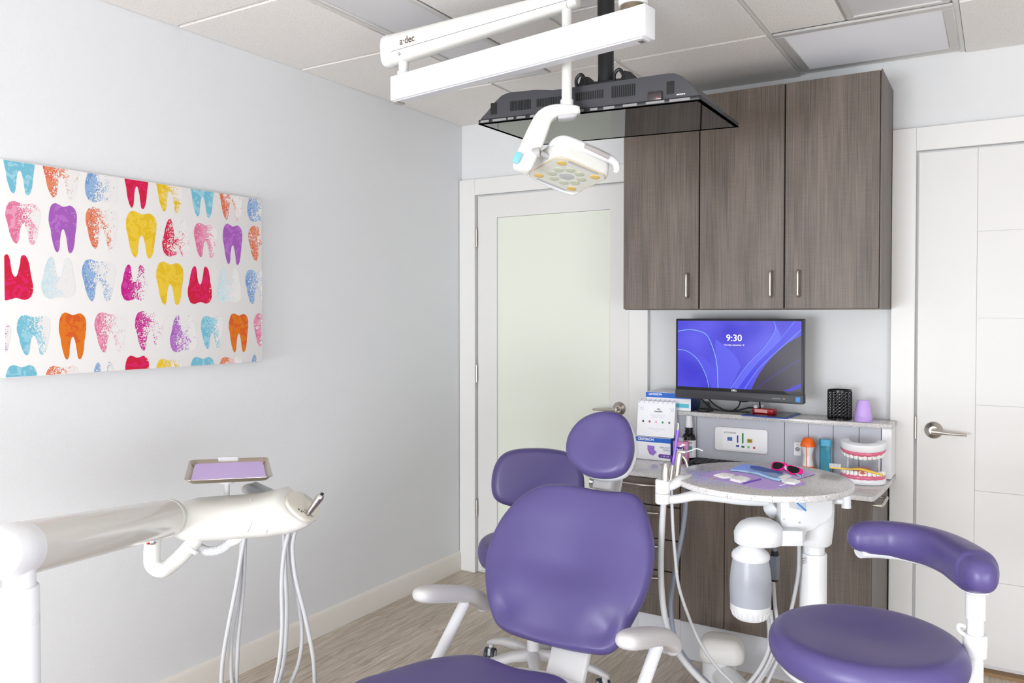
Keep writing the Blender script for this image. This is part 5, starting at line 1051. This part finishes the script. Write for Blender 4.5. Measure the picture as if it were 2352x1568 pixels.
c_ = [(1.8458,-1.2362,0.9301),(1.8446,-1.1806,0.9301),(1.8593,-1.1216,0.9301),(1.8779,-1.1357,0.9301),(1.9156,-1.1377,0.9301),(1.9662,-1.1869,0.9301),(2.0221,-1.236,0.9301),(2.0183,-1.2744,0.9301),(2.0083,-1.3156,0.9301),(1.9799,-1.2976,0.9301),(1.9318,-1.2535,0.9301),(1.899,-1.2353,0.9301),(1.8679,-1.2307,0.9301)]
t = thing('sterile_pouch', 'crinkled blue instrument pouch lying across the violet paper', 'pouch', cen(c_))
mb = MB(); cc = Vector(cen(c_)); rg = [Vector((v[0], v[1], TZ+.0022)) for v in c_]
rr = random.Random(5)
mb.loft([rg, [p.lerp(cc, .04)+Vector((0, 0, .003+rr.uniform(0, .004))) for p in rg], [p.lerp(cc, .4)+Vector((0, 0, .006+rr.uniform(-.001, .003))) for p in rg], [p.lerp(cc, .8)+Vector((0, 0, .007)) for p in rg]])
build('film', mb, mat('pouch_blue', rgb(168, 206, 234), .2, bump=.5, bscale=60, coat=.5), t, sharp=15)
d_ = [(1.8854,-1.1641,0.9301),(1.9059,-1.1517,0.9301),(1.999,-1.2204,0.9301),(1.9925,-1.2465,0.9301),(1.9505,-1.2271,0.9301),(1.8968,-1.1975,0.9301)]
build('wrapped_tool', MB().prism([(v[0], v[1]) for v in d_], TZ+.0085, TZ+.0105).bevel(.0008, 1), mat('tool_slate', rgb(84, 108, 160), .3), t)
e_ = [(1.9955,-1.281,0.9301),(2.0084,-1.2296,0.9301),(2.027,-1.2476,0.9301),(2.0157,-1.3111,0.9301)]
build('paper_end', MB().prism([(v[0], v[1]) for v in e_], TZ+.005, TZ+.008), PAPER, t)
def gauze(P_, lab, seed, zb=.0012):
    c = cen(P_); o = [Vector((v[0], v[1], TZ+zb)) for v in P_]; cc = sum(o, Vector())/len(o); rr = random.Random(seed)
    mb = MB().loft([o, [p.lerp(cc, .1)+Vector((0, 0, .003+rr.uniform(0, .003))) for p in o], [p.lerp(cc, .45)+Vector((0, 0, .005+rr.uniform(0, .004))) for p in o], [p.lerp(cc, .85)+Vector((0, 0, .007)) for p in o]])
    solo('gauze_pad', mb, mat('gauze_white', rgb(244, 243, 244), .8), lab, 'gauze', (c[0], c[1], TZ+zb), group='white gauze pads on the round table', sharp=15)
gauze([(1.8221,-1.3273,0.9301),(1.8404,-1.2936,0.9301),(1.8767,-1.2943,0.9301),(1.8809,-1.3359,0.9301),(1.8591,-1.3563,0.9301),(1.8428,-1.3444,0.9301)], 'crumpled white gauze pad furthest left on the violet paper', 1)
gauze([(1.8832,-1.3702,0.9301),(1.8813,-1.3284,0.9301),(1.8987,-1.2959,0.9301),(1.9303,-1.3204,0.9301),(1.931,-1.3692,0.9301),(1.9185,-1.3905,0.9301)], 'flat white gauze pad near the purple stick on the round table', 2)
gauze([(2.0111,-1.3069,0.9301),(2.0265,-1.2623,0.9301),(2.0622,-1.2899,0.9301),(2.0551,-1.335,0.9301),(2.0297,-1.3369,0.9301)], 'white gauze pad at the right end of the blue pouch', 3)
def stick(nm, lab, a, b, r_, m, cat_, grp=None):
    solo(nm, MB().capsule(Vector(a)+Vector((0, 0, r_+.0012)), Vector(b)+Vector((0, 0, r_+.0012)), r_, 10), m, lab, cat_, tuple(Vector(a)+Vector((0, 0, .0012))), group=grp)
stick('micro_brush', 'thin purple stick lying on the violet paper', (1.929,-1.3978,0.9301), (1.9554,-1.3124,0.9301), .0020, mat('violet_plastic', rgb(120, 80, 190), .3), 'brush')
stick('wooden_pick', 'tan wooden stick beside the leftmost gauze pad', (1.8277,-1.3824,0.9301), (1.8384,-1.347,0.9301), .0010, mat('birch', rgb(226, 196, 150), .6), 'stick')
stick('cotton_swab', 'thin white stick in front of the right-hand gauze pad', (2.0229,-1.3744,0.9301), (2.036,-1.3331,0.9301), .0013, PAPER, 'stick')
t = thing('sunglasses', 'hot pink sunglasses with dark lenses on the lilac paper', 'sunglasses', (1.9974,-1.1681,0.9301))
SGm = frame(((1.9539,-1.167,0.9321),(0.9228,-0.3853,0),(0.289,0.6921,0.66))[0], ((1.9539,-1.167,0.9321),(0.9228,-0.3853,0),(0.289,0.6921,0.66))[1], ((1.9539,-1.167,0.9321),(0.9228,-0.3853,0),(0.289,0.6921,0.66))[2])
so = [(-0.0077,0.0055),(-0.0151,0.0217),(-0.0111,0.0315),(0.0056,0.0348),(0.0289,0.0342),(0.0418,0.0297),(0.057,0.0293),(0.0824,0.0259),(0.0969,0.0203),(0.1003,0.0107),(0.0944,0.0027),(0.0794,-0.0023),(0.0651,-0.0002),(0.0481,0.0066),(0.0394,0.0117),(0.0323,0.0137),(0.0275,0.0058),(0.016,0.0016),(0.0019,0.0022)]
HP = mat('hot_pink', rgb(240, 20, 140), .3)
build('frame', MB().prism(so, 0, .005, SGm).bevel(.0012, 2), HP, t)
for L in ([(-0.0038,0.0098),(-0.0081,0.0232),(-0.0023,0.0297),(0.0124,0.0309),(0.026,0.0283),(0.0308,0.0222),(0.0282,0.0129),(0.0198,0.0059),(0.0052,0.0046)], [(0.0475,0.0134),(0.0438,0.0231),(0.0524,0.0266),(0.071,0.0252),(0.0848,0.0212),(0.0896,0.0119),(0.0849,0.0041),(0.0717,0.0012),(0.0578,0.0052)]):
    build('lens', MB().prism(L, .0045, .0058, SGm), mat('lens_black', rgb(16, 14, 18), .05), t)
MT = mat('mint_plastic', rgb(160, 226, 222), .35)
build('nose_bridge', MB().prism([(0.0355,0.0162),(0.0359,0.0268),(0.047,0.0116),(0.0446,0.0076)], .0005, .0062, SGm), MT, t)
for P_ in (((2.0473,-1.1987,0.9301), (1.9776,-1.1246,0.9301)), ((2.0459,-1.2216,0.9301), (1.9523,-1.099,0.9301))):
    a, b = [Vector(q)+Vector((0, 0, .005)) for q in P_]
    build('temple', MB().tube([a, a.lerp(b, .5)+Vector((0, .006, .001)), b], .0025, 8, 4), MT, t)
